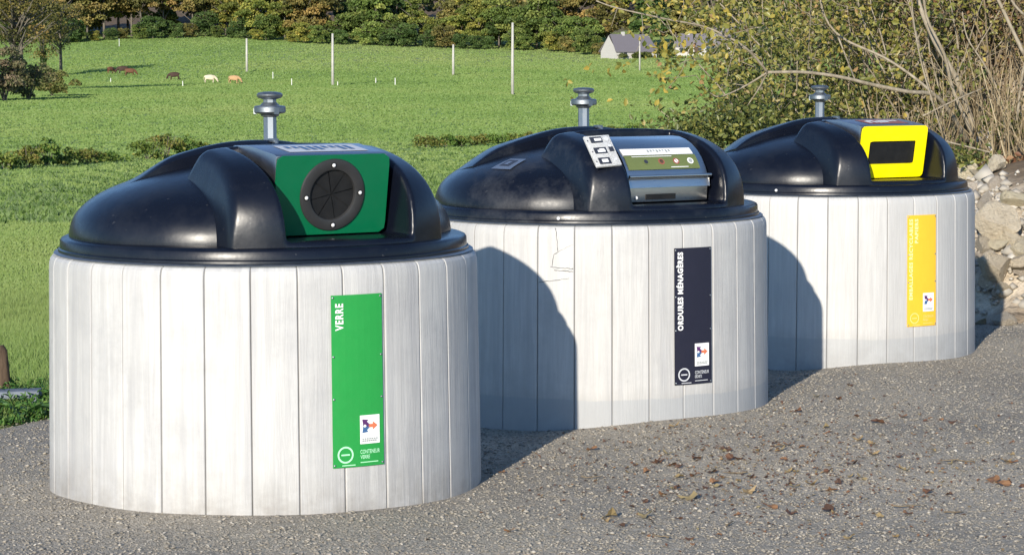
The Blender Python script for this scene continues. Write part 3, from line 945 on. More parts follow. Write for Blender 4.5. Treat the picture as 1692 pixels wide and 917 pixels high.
for vv in (0,):
    n_ = Vector((0, -.113, .018)).normalized()
    def fpt(u, q, off=.002): 
        p = Vector((u, -(.698 - .008 * q), 1.219 - .113 * q)); return p + Vector((0, -1, .15)).normalized() * off
    hs.add([fpt(-.14, .66, .006), fpt(.045, .66, .006), fpt(.045, .90, .006), fpt(-.14, .90, .006), fpt(-.14, .66, -.004), fpt(.045, .66, -.004), fpt(.045, .90, -.004), fpt(-.14, .90, -.004)],
           [(0, 3, 2, 1), (0, 1, 5, 4), (1, 2, 6, 5), (2, 3, 7, 6), (3, 0, 4, 7)])
hs.build('grip_recess', M['rubber'], fp)
kn = MB(); kn.lathe([(.009, 0), (.009, .006), (.005, .010)], 10, M=Matrix.Translation(fpt(-.2, .80)) @ Matrix.Rotation(PI / 2, 4, 'X')); kn.build('lock', M['whitebolt'], fp)
# instruction board clamped to the left shoulder of the hood
def hood_hit(px_, py_):
    MI = (Matrix.Translation((BINS[1][0], BINS[1][1], 0)) @ Matrix.Rotation(FACE, 4, 'Z')).inverted(); r_ = ray(px_, py_)
    ds = np.linspace(BINS[1][1] - 1.2, BINS[1][1] + .5, 3000)
    P = np.array([(MI @ (Vector((0, 0, EYE)) + r_ * d))[:] for d in ds]); f = hood_field(P[:, 0], P[:, 1], P[:, 2])
    return Vector(P[int(np.argmax(f < 0))])
sn = Vector((-.08, -.76, .64)).normalized()
sp = hood_hit(994, 253) + sn * .026
_MI = (Matrix.Translation((BINS[1][0], BINS[1][1], -.01)) @ Matrix.Rotation(FACE, 4, 'Z')).inverted()
def on_plane(px_, py_):
    o_ = _MI @ Vector((0, 0, EYE)); d_ = _MI.to_3x3() @ ray(px_, py_); return o_ + d_ * ((sp - o_).dot(sn) / d_.dot(sn))
_c = [on_plane(*q) for q in ((964, 232), (1002, 223), (1025, 272), (986, 282))]
sp = sum(_c, Vector()) / 4
sy = ((_c[0] - _c[3]) + (_c[1] - _c[2])).normalized(); sx = sy.cross(sn).normalized()
bw = ((_c[1] - _c[0]) + (_c[2] - _c[3])).dot(sx) / 4; bh = ((_c[0] - _c[3]) + (_c[1] - _c[2])).dot(sy) / 4
_k = min(bw / .070, bh / .108); print('board', bw, bh)
SM_ = Matrix(((sx.x, sy.x, sn.x, sp.x), (sx.y, sy.y, sn.y, sp.y), (sx.z, sy.z, sn.z, sp.z), (0, 0, 0, 1))) @ Matrix.Diagonal((bw / .070, bh / .108, 1, 1))
bd = MB(); bd.box((-.070, -.108, .002), (.070, .108, .016), SM_)
for qx, qy in ((-.0, -.05), (.0, .05)): bd.box((qx - .008, qy - .008, -.05), (qx + .008, qy + .008, .0015), SM_); bo = bevel_mesh(bd.build('instruction_board', M['white'], h2), .003)
for (x0, x1, y0, y1) in ((-.045, .022, .055, .098), (-.048, .022, -.022, .022), (-.048, .018, -.096, -.050), (.036, .062, -.012, .022)):
    sk = MB(); sk.add([SM_ @ Vector(p) for p in ((x0, y0, .0175), (x1, y0, .0175), (x1, y1, .0175), (x0, y1, .0175))], [(0, 1, 2, 3)]); sk.build('instruction_picture', M['darkink'], h2)
for (x0, x1, y0, y1) in ((-.022, .016, .068, .086), (-.030, .012, -.012, .004), (-.030, .004, -.084, -.062), (-.018, .010, .006, .012)):
    wk = MB(); wk.add([SM_ @ Vector(p) for p in ((x0, y0, .0185), (x1, y0, .0185), (x1, y1, .0185), (x0, y1, .0185))], [(0, 1, 2, 3)]); wk.build('picture_detail', M['white'], h2)
for y in (.076, -.004, -.074):
    tk = MB(); tk.add([SM_ @ Vector(p) for p in ((-.066, y - .006, .0175), (-.056, y - .006, .0175), (-.061, y + .006, .0175))], [(0, 1, 2)]); tk.build('arrow_mark', M['darkink'], h2)
for (x, y, r) in ((.045, .08, .014), (.048, .03, .01), (.046, -.068, .009)):
    tk = MB(); tk.add([SM_ @ Vector((x + r * math.cos(t), y + r * math.sin(t), .0175)) for t in [2*PI*q/14 for q in range(14)]], [tuple(range(14))]); tk.build('round_mark', M['pale_grey'], h2)
# faded decal on the dome
def on_dome(th, r, off=.003):
    return (r * math.sin(th), -r * math.cos(th), float(dome_z(r)) + off)
dc = MB()
th0 = math.radians(-79)
def dome_patch(mb, a0, a1, r0, r1, off):
    n = 6; vs = []
    for i in range(n + 1):
        for j in range(n + 1): vs.append(on_dome(th0 + (a0 + (a1 - a0) * i / n) / .62, r0 + (r1 - r0) * j / n, off))
    mb.add(vs, [(i*(n+1)+j, (i+1)*(n+1)+j, (i+1)*(n+1)+j+1, i*(n+1)+j+1) for i in range(n) for j in range(n)])
dome2 = [o for o in b2.children if o.name.startswith('lid_dome')][0]
dome_patch(dc, -.055, .075, .555, .685, .003); do = dc.build('faded_decal', M['decal'], dome2, smooth=True)
dk = MB(); dome_patch(dk, -.03, .04, .58, .655, .0045); dko = dk.build('decal_square', M['darkink'], do, smooth=True)
dl = MB(); dome_patch(dl, -.012, .018, .60, .64, .006); dl.build('decal_centre', M['decal'], do, smooth=True)
make_sign(b2, BODY_ROT[1], M['sign_black'], M['white'], M['pale_grey'], [('ORDURES MÉNAGÈRES', .395, .040, -.078, .865, .0018)], 'DÉCHETS')
# hairline cracks in the planks near the top
def crack(pts, w):
    mb = MB(); 
    P = [Vector(((R_at(z) + .0012) * math.sin(a), -(R_at(z) + .0012) * math.cos(a), z)) for a, z in pts]
    Q = []
    for (p, q) in zip(P[:-1], P[1:]):
        for k in range(5):
            j = Vector((random.uniform(-1, 1), random.uniform(-1, 1), random.uniform(-1, 1))) * .002
            pp = p.lerp(q, k / 5) + j; rr = math.hypot(pp.x, pp.y); s = (R_at(pp.z) + .0008) / rr; Q.append(Vector((pp.x * s, pp.y * s, pp.z)))
    Q.append(P[-1]); mb.tube(Q, [w * random.uniform(.5, 1.2) for _ in Q], 4); return mb
VA2 = math.radians(1.93)
def pxa(px, py):    # pixel on the middle container's wall to (local angle, height)
    d = ray(px, py); o = Vector((0, 0, EYE)); cx, cy = BINS[1]
    ox, oy = o.x - cx, o.y - cy; a = d.x**2 + 1; b = 2 * (ox * d.x + oy); c = ox*ox + oy*oy - .934**2
    t = (-b - math.sqrt(b*b - 4*a*c)) / (2*a); X, Y, Z = ox + t*d.x, oy + t, EYE + d.z*t
    return (math.atan2(X, -Y) - FACE - BODY_ROT[1], Z + .010)
body2 = [o for o in b2.children if o.name.startswith('body')][0]
for pts, w in (([(917, 377), (920, 396), (922, 416), (915, 421), (912, 440)], .0016), ([(909, 441), (930, 443), (947, 444)], .0022), ([(915, 446), (932, 448), (947, 449)], .0016), ([(890, 466), (912, 464), (940, 460)], .0014), ([(922, 416), (947, 404)], .0006)):
    crack([pxa(*p) for p in pts], w).build('crack', M['crack'], body2)

# --- packaging container
b3, h3 = make_bin(2, 0.6, .30, M['lid_plain'], 'farthest white plank-clad waste container with yellow hatch and amber sign')
box3 = plate_local('deposit_box', BOX_PROF, .258, M['greyplate'], b3, .006)
top_sticker(box3, M['redink'], M['white'], -.15, .17)
OPEN = [(x - .006, y - .004) for x, y in rounded_rect(.186, .073, .012)]
pan3 = panel_with_hole(resample(PANEL_OUT, 96), resample(OPEN, 96), .009, M['yellow'], 'hatch_panel', box3)
for v in pan3.data.vertices: v.co = v.co + PN * .010
rb = MB()
vs = [PM @ Vector((x * 1.06, y * 1.08, .006)) for x, y in OPEN]; rb.add(vs, [tuple(range(len(vs)))])
rb.build('slot_flap', M['rubber'], box3)
make_sign(b3, BODY_ROT[2], M['sign_yellow'], M['pale_yellow'], M['amber_pale'], [('EMBALLAGES RECYCLABLES', .50, .034, -.086, .862, .0012), ('PAPIERS', .15, .034, -.046, .862, .0012)], 'PAPIERS')

# ------------------------------------------------------------------ gravel chips lying loose
def scatter_pebbles():
    n = 165000
    d = RNG.uniform(7.6, 19.0, n) ** 1.0; px_ = RNG.uniform(-500, 2250, n)
    X = (px_ - 846) / F_PX * d; Y = d
    keep = (s_of(X, Y) < -.03 + .08 * RNG.normal(size=n)) & (t_of(X, Y) < 9.5)
    for cx, cy in BINS: keep &= (X - cx) ** 2 + (Y - cy) ** 2 > .955 ** 2
    X, Y = X[keep], Y[keep]; n = len(X)
    sz = np.clip(RNG.lognormal(math.log(.0052), .42, n), .003, .016)
    Z = np.array([ground_z(a, b) for a, b in zip(X, Y)]) + sz * .25
    O = np.array([[1,0,0],[0,1,0],[-1,0,0],[0,-1,0],[0,0,1],[0,0,-1]], float)
    Fo = np.array([[0,1,4],[1,2,4],[2,3,4],[3,0,4],[1,0,5],[2,1,5],[3,2,5],[0,3,5]])
    V = O[None] * (sz[:, None, None] * RNG.uniform(.55, 1.25, (n, 6, 1)))
    V[:, :, 2] *= .42
    an = RNG.uniform(0, 2*PI, n); c, s = np.cos(an)[:, None], np.sin(an)[:, None]
    V = np.stack([V[..., 0]*c - V[..., 1]*s, V[..., 0]*s + V[..., 1]*c, V[..., 2] + V[..., 0] * RNG.uniform(-.5, .5, (n, 1))], -1)
    V += np.stack([X, Y, Z], -1)[:, None]
    Fv = (np.arange(n) * 6)[:, None, None] + Fo[None]
    t = np.clip(RNG.beta(1.6, 2.2, n) + (RNG.random(n) < .03) * .4, 0, 1)
    tag(fast_mesh('gravel_chips', V.reshape(-1, 3), Fv, 3, M['pebble'], tint=np.repeat(t, 6)), 'loose pale grey gravel chips covering the forecourt', 'gravel', kind='stuff')
scatter_pebbles()

# ------------------------------------------------------------------ fallen leaves and twigs
def fallen_leaf_mesh(seed):
    rr = random.Random(seed); mb = MB(); n = 14; vs = [Vector((0, 0, .006))]
    lob = rr.choice((3, 5))
    for k in range(n):
        t = 2 * PI * k / n; r = (.62 + .38 * abs(math.cos(lob * t / 2))) * rr.uniform(.85, 1.1) * (.040 if abs(math.sin(t)) < .7 else .030)
        curl = rr.uniform(.10, .45) * r * (1 + math.sin(2 * t + seed))
        vs.append(Vector((r * math.cos(t), r * math.sin(t), .003 + curl)))
    mb.add(vs, [(0, 1 + k, 1 + (k + 1) % n) for k in range(n)], rr.uniform(0, 1))
    mb.tube([(-.03, 0, .005), (-.05, .004, .010), (-.068, .010, .006)], .0012, 4, 0.3)
    o = mb.build('fallen_leaf', M['dry_leaf'], tint=True); me = o.data; bpy.data.objects.remove(o); return me
LEAFM = [fallen_leaf_mesh(s) for s in range(12)]
spots = [(1348,775),(1340,802),(1240,790),(1236,815),(1140,825),(1290,745),(1385,800),(1642,795),(1655,803),(1535,815),(1440,735),(1440,752),(1420,728),(1050,770),(1110,770),(1125,790),(1085,765),(1555,695),(1575,700),(1530,697),(1415,690),(1450,700),(1200,745),(1065,855),(1305,850),(1000,862),(1010,855),(1180,800),(1275,840),(1368,845),(1490,690),(1150,760),(1665,800),(1210,760),(1295,760),(1312,806),(1375,812)]
cut = [(990,850),(1080,840)]
rl = random.Random(5)
for _ in range(80):
    spots.append((rl.gauss(1270, 200), rl.gauss(765, 55)))
for _ in range(12): spots.append((rl.uniform(820, 1680), rl.uniform(640, 900)))
nleaf = 0
for (px_, py_) in spots:
    if not (630 < py_ < 910 and 800 < px_ < 1690): continue
    p = at(px_, py_, 10); r = ray(px_, py_); d = (EYE) / -r.z
    for _ in range(3): d = (EYE - ground_z(r.x * d, d)) / -r.z
    x, y = r.x * d, d
    if any((x - cx) ** 2 + (y - cy) ** 2 < 1.0 for cx, cy in BINS): continue
    o = link_mesh('fallen_leaf', LEAFM[rl.randrange(12)])
    sc_ = rl.uniform(.35, 1.0) * (1.15 if nleaf < 34 else .8)
    o.location = (x, y, ground_z(x, y) + .004); o.scale = (sc_,) * 3
    o.rotation_euler = (rl.uniform(-.35, .35), rl.uniform(-.35, .35), rl.uniform(0, 6.28))
    tag(o, 'curled brown dead leaf lying on the grey gravel in front of the containers', 'leaf', 'dead leaves scattered on the gravel'); nleaf += 1
def leaf_crumbs():
    n = 1500; P = []
    for _ in range(n):
        px_ = rl.gauss(1290, 210); py_ = rl.gauss(762, 62); r = ray(px_, py_)
        if r.z > -.08: continue
        d = EYE / -r.z
        for _k in range(3): d = (EYE - ground_z(r.x * d, d)) / -r.z
        if any((r.x * d - cx) ** 2 + (d - cy) ** 2 < .98 for cx, cy in BINS): continue
        P.append((r.x * d, d, ground_z(r.x * d, d) + .006))
    tag(leaves_obj('leaf_crumbs', np.array(P), .017, M['dry_leaf'], RNG.uniform(0, 1, len(P)), bias=(0, 0, 2.0)), 'fine brown crumbs of broken dead leaves on the gravel', 'leaf litter', kind='stuff')
leaf_crumbs()
for k, (px_, py_, L, a) in enumerate(((960, 792, .09, .1), (1235, 783, .11, 2.9), (1475, 845, .12, .2), (1105, 905, .10, 2.2), (1610, 765, .16, 3.0), (1560, 857, .08, .1), (1200, 880, .10, 1.2), (1720, 700, .1, .4), (1280, 742, .07, .6))):
    r = ray(px_, py_); d = EYE / -r.z; x, y = r.x * d, d; z = ground_z(x, y) + .006
    mb = MB(); pts = [(x + L * q * math.cos(a) / 4, y + L * q * math.sin(a) / 4 + random.uniform(-.006, .006), z + random.uniform(0, .008)) for q in range(5)]
    mb.tube(pts, [.0035, .003, .003, .0025, .0015], 5)
    tag(mb.build('twig', M['twig'], smooth=True), 'short thin brown twig lying on the grey gravel', 'twig', 'twigs on the gravel')

# ------------------------------------------------------------------ rubble heap beside the far container
def rock_mesh(seed, sub=2):
    bm = bmesh.new(); bmesh.ops.create_icosphere(bm, subdivisions=sub, radius=1.0)
    o = Vector((seed * 3.1, seed * 1.7, seed * .9))
    rr = random.Random(seed)
    planes = [(Vector((rr.gauss(0, 1), rr.gauss(0, 1), rr.gauss(0, 1))).normalized(), rr.uniform(.32, .66)) for _ in range(12)]
    for v in bm.verts:
        p = v.co.copy()
        for nrm, dd in planes:
            e = p.dot(nrm) - dd
            if e > 0: p -= nrm * e
        p *= 1.35 * (1 + .10 * mnoise.noise(p * 2.2 + o))
        v.co = p
    me = bpy.data.meshes.new('rubble_stone'); bm.to_mesh(me); bm.free(); me.materials.append(M['rock'])
    me.polygons.foreach_set('use_smooth', [True] * len(me.polygons)); me.set_sharp_from_angle(angle=math.radians(24))
    return me
ROCKS = [rock_mesh(s, 3) for s in range(1, 11)]
def rock(x, y, size, label, group=None, dz=0.0, col=None):
    o = link_mesh('rubble_stone', rl.choice(ROCKS))
    z = tz(x, y)
    o.location = (x, y, z + size * .18 + dz)
    o.scale = (size * rl.uniform(.45, .62), size * rl.uniform(.40, .6), size * rl.uniform(.28, .46))
    o.rotation_euler = (rl.uniform(-.5, .5), rl.uniform(-.5, .5), rl.uniform(0, 6.28))
    b = rl.uniform(.72, 1.2) if col is None else col
    o.color = (b, b * rl.uniform(.95, 1.0), b * rl.uniform(.86, .98), 1)
    tag(o, label, 'stone', group)
    return o
def on_heap(px_, py_):
    return hit(px_, py_, 16.5, 40)
GH = 'stones of the rubble heap'
p = on_heap(1648, 400); o = rock(p.x, p.y, .62, 'largest pale cream boulder in the rubble heap beside the far container', GH, .0, 1.12); o.scale = (.22, .17, .16); o.rotation_euler = (.1, -.15, .5)
p = on_heap(1690, 455); o = rock(p.x, p.y, .55, 'broad cream block low on the right of the rubble heap', GH, 0, 1.08); o.scale = (.17, .13, .10)
p = on_heap(1645, 462); o = rock(p.x, p.y, .5, 'cream block just above the shadow of the far container on the heap', GH, 0, 1.0); o.scale = (.2, .16, .13)
p = on_heap(1690, 345); o = rock(p.x, p.y, .4, 'rounded pale stone right of the largest boulder in the heap', GH, 0, 1.1); o.scale = (.14, .12, .10)
p = on_heap(1645, 285); o = rock(p.x, p.y, .3, 'white stone near the crest of the rubble heap', GH, .02, 1.25); o.scale = (.1, .09, .075)
nst = 0
while nst < 296:
    x = rl.uniform(2.7, 7.6); y = rl.uniform(17.7, 20.9) if rl.random() < .55 else rl.uniform(17.6, 18.8)
    hgt = float(mound(x, y))
    if (hgt < .03 and rl.random() < .8) or hgt > 1.08: continue
    sz_ = rl.choice((.09, .11, .13, .15, .18, .2, .23)) * (1.0 if hgt > .3 else .8)
    rock(x, y, sz_, 'pale limestone rubble stone lying in the heap beside the far container', GH); nst += 1
# small rubble between them: uncountable
def rubble_fill():
    n = 9000
    X = RNG.uniform(2.5, 8, n); Y = RNG.uniform(17.6, 21.6, n); k = (mound(X, Y) > .01) & (mound(X, Y) < RNG.uniform(.9, 1.12, n)); X, Y = X[k], Y[k]; n = len(X)
    Z = terrain(X, Y); sz = RNG.lognormal(math.log(.028), .5, n)
    O = np.array([[1,0,0],[0,1,0],[-1,0,0],[0,-1,0],[0,0,1],[0,0,-1]], float)
    Fo = np.array([[0,1,4],[1,2,4],[2,3,4],[3,0,4],[1,0,5],[2,1,5],[3,2,5],[0,3,5]])
    V = O[None] * (sz[:, None, None] * RNG.uniform(.6, 1.3, (n, 6, 1)))
    an = RNG.uniform(0, 2*PI, n); c, s = np.cos(an)[:, None], np.sin(an)[:, None]
    V = np.stack([V[..., 0]*c - V[..., 1]*s, V[..., 0]*s + V[..., 1]*c, V[..., 2] * .7], -1) + np.stack([X, Y, Z + sz * .3], -1)[:, None]
    Fv = (np.arange(n) * 6)[:, None, None] + Fo[None]
    tag(fast_mesh('rubble_gravel', V.reshape(-1, 3), Fv, 3, M['pebble'], tint=np.repeat(RNG.uniform(.65, 1.0, n), 6)), 'small pale broken stone filling the rubble heap', 'rubble', kind='stuff')
rubble_fill()
# crumpled white scrap on the crest
p = on_heap(1634, 250)
mb = MB(); bm = bmesh.new(); bmesh.ops.create_icosphere(bm, subdivisions=3, radius=.1)
for v in bm.verts:
    q = v.co * 14; v.co = v.co * (1 + .75 * (abs(mnoise.noise(q)) - .2) + .25 * mnoise.noise(q * 2.3)); v.co.z *= 1.15; v.co.x *= .95
me = bpy.data.meshes.new('plastic_scrap'); bm.to_mesh(me); bm.free(); me.materials.append(M['bag'])
o = link_mesh('plastic_scrap', me); pp = at(1632, 234, p.y if p.y < 24 else 20.6); o.location = (pp.x, pp.y, max(tz(pp.x, pp.y) + .05, pp.z)); print('scrap', pp, tz(pp.x, pp.y))
tag(o, 'crumpled white plastic scrap caught at the top of the rubble heap', 'litter')

# ------------------------------------------------------------------ thicket on the right
def wander(p, d, L, n, bend, droop=0.0, rr=random):
    pts = [Vector(p)]; d = Vector(d).normalized()
    for _ in range(n):
        d = (d + Vector((rr.gauss(0, bend), rr.gauss(0, bend), rr.gauss(0, bend) - droop))).normalized()
        pts.append(pts[-1] + d * (L / n))
    return pts

def shrub(name, base, height, spread, nstem, nleaf, leafsize, seed, label, cat='shrub', stem_mat='bark_pale', leaf_mat='shrub_leaf', group=None, lean=(0, 0, 0), thick=.016, tmean=.45, leaf_lo=.15, twigs=9, twig_len=.55):
    rr = random.Random(seed)
    root = empty(name, base); tag(root, label, cat, group)
    st = MB(); tips = []
    for k in range(nstem):
        a = rr.uniform(0, 2*PI); q = rr.uniform(.2, 1.0) * spread
        d = Vector((math.cos(a) * q + lean[0], math.sin(a) * q + lean[1], 1 + lean[2]))
        L = height * rr.uniform(.65, 1.12)
        pts = wander((rr.gauss(0, .1) * (1 + spread), rr.gauss(0, .1) * (1 + spread), -.1), d, L, 9, .10, .015, rr)
        r0 = thick * rr.uniform(.55, 1.15)
        st.tube(pts, [r0 * (1 - .085 * i) for i in range(10)], 6)
        for j in range(twigs):
            i = rr.randrange(2, 10); f = pts[i]
            td = Vector((rr.gauss(0, 1), rr.gauss(0, 1), rr.uniform(-.1, .9)))
            tp = wander(f, td, twig_len * rr.uniform(.4, 1.2), 4, .22, .05, rr)
            st.tube(tp, [r0 * .32, r0 * .27, r0 * .2, r0 * .15, r0 * .1], 4, cap=False)
            if f.z > leaf_lo * height: tips.extend(tp[1:])
        tips.extend(pts[6:])
    st.build('stems', M[stem_mat], root, smooth=True)
    if nleaf:
        T = np.array([t[:] for t in tips]); ii = RNG.integers(0, len(T), nleaf)
        Pn = T[ii] + RNG.normal(0, .055, (nleaf, 3)) * (1 + spread * .5)
        clump = np.array([mnoise.noise(Vector(t) * 1.3 + Vector((seed, 0, 0))) for t in T])
        tt = np.clip(tmean + .25 * clump[ii] + .06 + RNG.normal(0, .2, nleaf), 0, 1)
        leaves_obj('foliage', Pn, leafsize, M[leaf_mat], tt, root, bias=(0, -.35, .45))
    return root
GS = 'shrubs of the thicket on the right'
def gpos(px_, d):
    x = ray(px_, 200).x * d; return (x, d, tz(x, d))
shrub('leafy_shrub', gpos(1262, 21.6), 1.45, .75, 15, 3600, .052, 21, 'low green leafy shrub at the left foot of the thicket, over the middle container', group=GS, tmean=.36, lean=(-.05, 0, 0))
shrub('leafy_shrub', gpos(1335, 22.4), 2.9, .55, 20, 4600, .056, 22, 'olive leafy shrub standing directly behind the lifting post of the yellow-hatched container', group=GS, tmean=.45)
shrub('leafy_shrub', gpos(1425, 23.2), 3.1, .5, 20, 4600, .056, 23, 'olive and yellow shrub behind the yellow hatch', group=GS, tmean=.5)
shrub('leafy_shrub', gpos(1290, 25.4), 3.7, .42, 18, 4800, .06, 24, 'tall olive shrub at the back left of the thicket', group=GS, tmean=.5)
shrub('leafy_shrub', gpos(1390, 26.6), 3.6, .5, 18, 4800, .06, 25, 'tall yellowing shrub at the back centre of the thicket', group=GS, tmean=.58)
shrub('leafy_shrub', gpos(1500, 26.0), 3.2, .6, 16, 5200, .056, 26, 'sparse brownish shrub on the bank between the pale stems', group=GS, tmean=.62)
shrub('leafy_shrub', gpos(1690, 25.4), 2.8, .6, 15, 4200, .056, 27, 'green-brown shrub at the far right end of the bank', group=GS, tmean=.55)
shrub('bare_shrub', gpos(1575, 22.3), 2.5, .42, 13, 300, .05, 28, 'bare fan of pale leaning stems behind the far container', stem_mat='bark_pale', group=GS, lean=(-.32, 0, 0), thick=.017, tmean=.7, twigs=5)
shrub('bare_shrub', gpos(1640, 22.6), 2.4, .62, 15, 900, .05, 29, 'dense tangle of bare brown stems above the rubble heap', stem_mat='twig', group=GS, thick=.014, tmean=.65, twigs=8)
shrub('bare_shrub', gpos(1720, 22.9), 2.6, .55, 13, 900, .05, 30, 'bare brown stemmed shrub at the right edge above the rubble', stem_mat='twig', group=GS, thick=.016, tmean=.6, twigs=8)
shrub('bare_shrub', gpos(1510, 23.4), 2.3, .6, 14, 1100, .05, 31, 'thin brown twiggy shrub between the yellow hatch and the pale stems', stem_mat='twig', group=GS, thick=.012, tmean=.62, twigs=9)

shrub('withered_shrub', gpos(1590, 23.4), 2.6, .6, 14, 3000, .055, 33, 'shrub with withered tan leaves behind the bare pale stems', stem_mat='twig', leaf_mat='dry_leaf', group=GS, thick=.012, tmean=.6, leaf_lo=.05)
shrub('withered_shrub', gpos(1670, 23.9), 2.9, .6, 14, 3200, .055, 34, 'withered brown shrub behind the grey trunk at the right', stem_mat='twig', leaf_mat='dry_leaf', group=GS, thick=.012, tmean=.6, leaf_lo=.05)
# pale trunk with lichen
tr = empty('tree', gpos(1622, 23.6)); tag(tr, 'grey lichen-spotted tree trunk rising at the right behind the bare stems', 'tree')
mb = MB(); mb.tube([(0, 0, -.2), (.01, 0, .4), (.0, .02, 1.2), (-.03, .02, 2.0), (-.02, .05, 3.0), (.06, .05, 4.2), (.1, .1, 5.2)], [.10, .088, .08, .075, .068, .055, .04], 12); 
mb.tube([(-.02, .05, 2.9), (-.35, .1, 3.7), (-.6, .3, 4.9)], [.04, .03, .015], 8); mb.tube([(.02, .05, 3.5), (.5, .1, 4.1), (.8, .1, 5.3)], [.035, .025, .015], 8)
mb.build('trunk', M['bark_grey'], tr, smooth=True)
T = np.concatenate([RNG.normal((0, 0, 5.4), (1.0, .8, .7), (1800, 3)), RNG.normal((-.5, .2, 4.6), (.5, .5, .4), (500, 3))])
leaves_obj('crown', T, .06, M['shrub_leaf'], np.clip(RNG.normal(.6, .18, len(T)), 0, 1), tr)

# long arching branch that reaches left over the meadow, with yellow leaves
ab = empty('arching_shrub', gpos(1598, 21.6)); tag(ab, 'shrub with a long bare branch arching left over the meadow and a few yellow leaves', 'shrub', GS)
o0 = Vector(ab.location); st = MB(); ytips = []
def stem_px(pl, r0, r1, sides=7):
    pts = [at(*p) - o0 for p in pl]; pts = catmull([p[:] for p in pts], 4) if len(pts) > 2 else pts
    n = len(pts); st.tube(pts, [r0 + (r1 - r0) * i / (n - 1) for i in range(n)], sides); return pts
stem_px([(1600, 235, 21.6), (1575, 195, 21.4), (1545, 158, 21.2), (1500, 152, 21.0), (1440, 140, 20.9), (1390, 128, 20.8), (1330, 120, 20.7), (1268, 120, 20.6)], .022, .013)
stem_px([(1268, 120, 20.6), (1245, 92, 20.5), (1218, 70, 20.4), (1165, 45, 20.4), (1100, 32, 20.3), (1020, 14, 20.2), (985, 2, 20.2)], .012, .005)
stem_px([(1268, 120, 20.6), (1232, 142, 20.6), (1190, 160, 20.5), (1170, 150, 20.5), (1150, 125, 20.4)], .009, .003)
stem_px([(1268, 120, 20.6), (1255, 145, 20.7), (1235, 175, 20.8)], .009, .004)
stem_px([(1545, 158, 21.2), (1510, 128, 21.3), (1460, 95, 21.5), (1390, 62, 21.7), (1360, 20, 21.8), (1352, -40, 21.9)], .014, .008)
stem_px([(1385, 62, 21.7), (1400, 100, 21.5), (1412, 130, 20.9)], .009, .006)
stem_px([(1610, 215, 21.6), (1580, 130, 21.5), (1545, 70, 21.5), (1520, 10, 21.6), (1505, -60, 21.7)], .028, .018)
stem_px([(1608, 225, 21.5), (1575, 150, 21.4), (1560, 90, 21.3), (1530, 25, 21.3), (1525, -50, 21.3)], .018, .010)
stem_px([(1650, 150, 21.5), (1625, 105, 21.4), (1598, 62, 21.4), (1590, 20, 21.4)], .010, .005)
stem_px([(1692, 90, 21.6), (1668, 40, 21.6), (1640, -20, 21.6)], .020, .014)
stem_px([(1692, 25, 21.4), (1672, 2, 21.4), (1660, -40, 21.4)], .012, .010)
stem_px([(1558, 225, 21.0), (1535, 150, 20.9), (1518, 85, 20.9), (1508, 20, 21.0), (1504, -50, 21)], .008, .005)
stem_px([(1525, 192, 20.9), (1580, 165, 21.0), (1625, 146, 21.2)], .008, .007)
stem_px([(1555, 232, 20.6), (1600, 243, 20.4), (1636, 252, 20.3)], .008, .006)
stem_px([(1680, 200, 21.3), (1690, 120, 21.3), (1705, 60, 21.3)], .012, .01)
# drooping twigs with leaves, left part
tw = [((1100, 32, 20.3), (1112, 60, 20.1), (1118, 95, 20.0)), ((1060, 22, 20.25), (1062, 60, 20.0), (1050, 88, 19.9)), ((1165, 45, 20.4), (1140, 80, 20.2), (1125, 120, 20.1), (1100, 150, 20.0)), ((1218, 70, 20.4), (1205, 110, 20.2), (1200, 135, 20.1)), ((1150, 125, 20.4), (1125, 128, 20.3), (1095, 130, 20.2)),
      ((1020, 14, 20.2), (1010, 45, 20.1)), ((1190, 55, 20.4), (1180, 20, 20.3), (1170, -20, 20.3)), ((1120, 36, 20.3), (1130, 5, 20.2), (1120, -30, 20.2)), ((1245, 92, 20.5), (1235, 50, 20.4), (1225, 0, 20.4))]
for k, pl in enumerate(tw):
    pts = stem_px(list(pl), .004, .0015, 4); ytips += pts
ytips = [t + o0 for t in ytips]
st.build('stems', M['bark_pale'], ab, smooth=True)
yl = []
for (px_, py_, sx_, sy_, n_) in ((1112, 95, 22, 28, 40), (1100, 135, 18, 12, 22), (1140, 110, 30, 25, 36), (1095, 75, 16, 14, 34), (1060, 30, 40, 18, 40), (1150, 30, 45, 25, 60), (1200, 60, 25, 30, 40), (1120, 8, 60, 20, 60), (1040, 112, 30, 8, 8), (1005, 170, 45, 5, 6), (935, 140, 8, 3, 3), (975, 108, 5, 8, 3), (1180, 118, 20, 14, 16), (1190, 150, 22, 8, 12), (1350, 40, 90, 50, 150), (1470, 85, 60, 60, 60)):
    for _ in range(n_): yl.append(at(rl.gauss(px_, sx_), rl.gauss(py_, sy_), rl.uniform(20.1, 20.9) if px_ < 1300 else rl.uniform(21.3, 22.2)) - o0)
YL = np.array([v[:] for v in yl])
leaves_obj('foliage', YL, .058, M['yellow_leaf'], np.clip(RNG.normal(.48, .25, len(YL)), 0, 1), ab, bias=(0, -.5, .2))

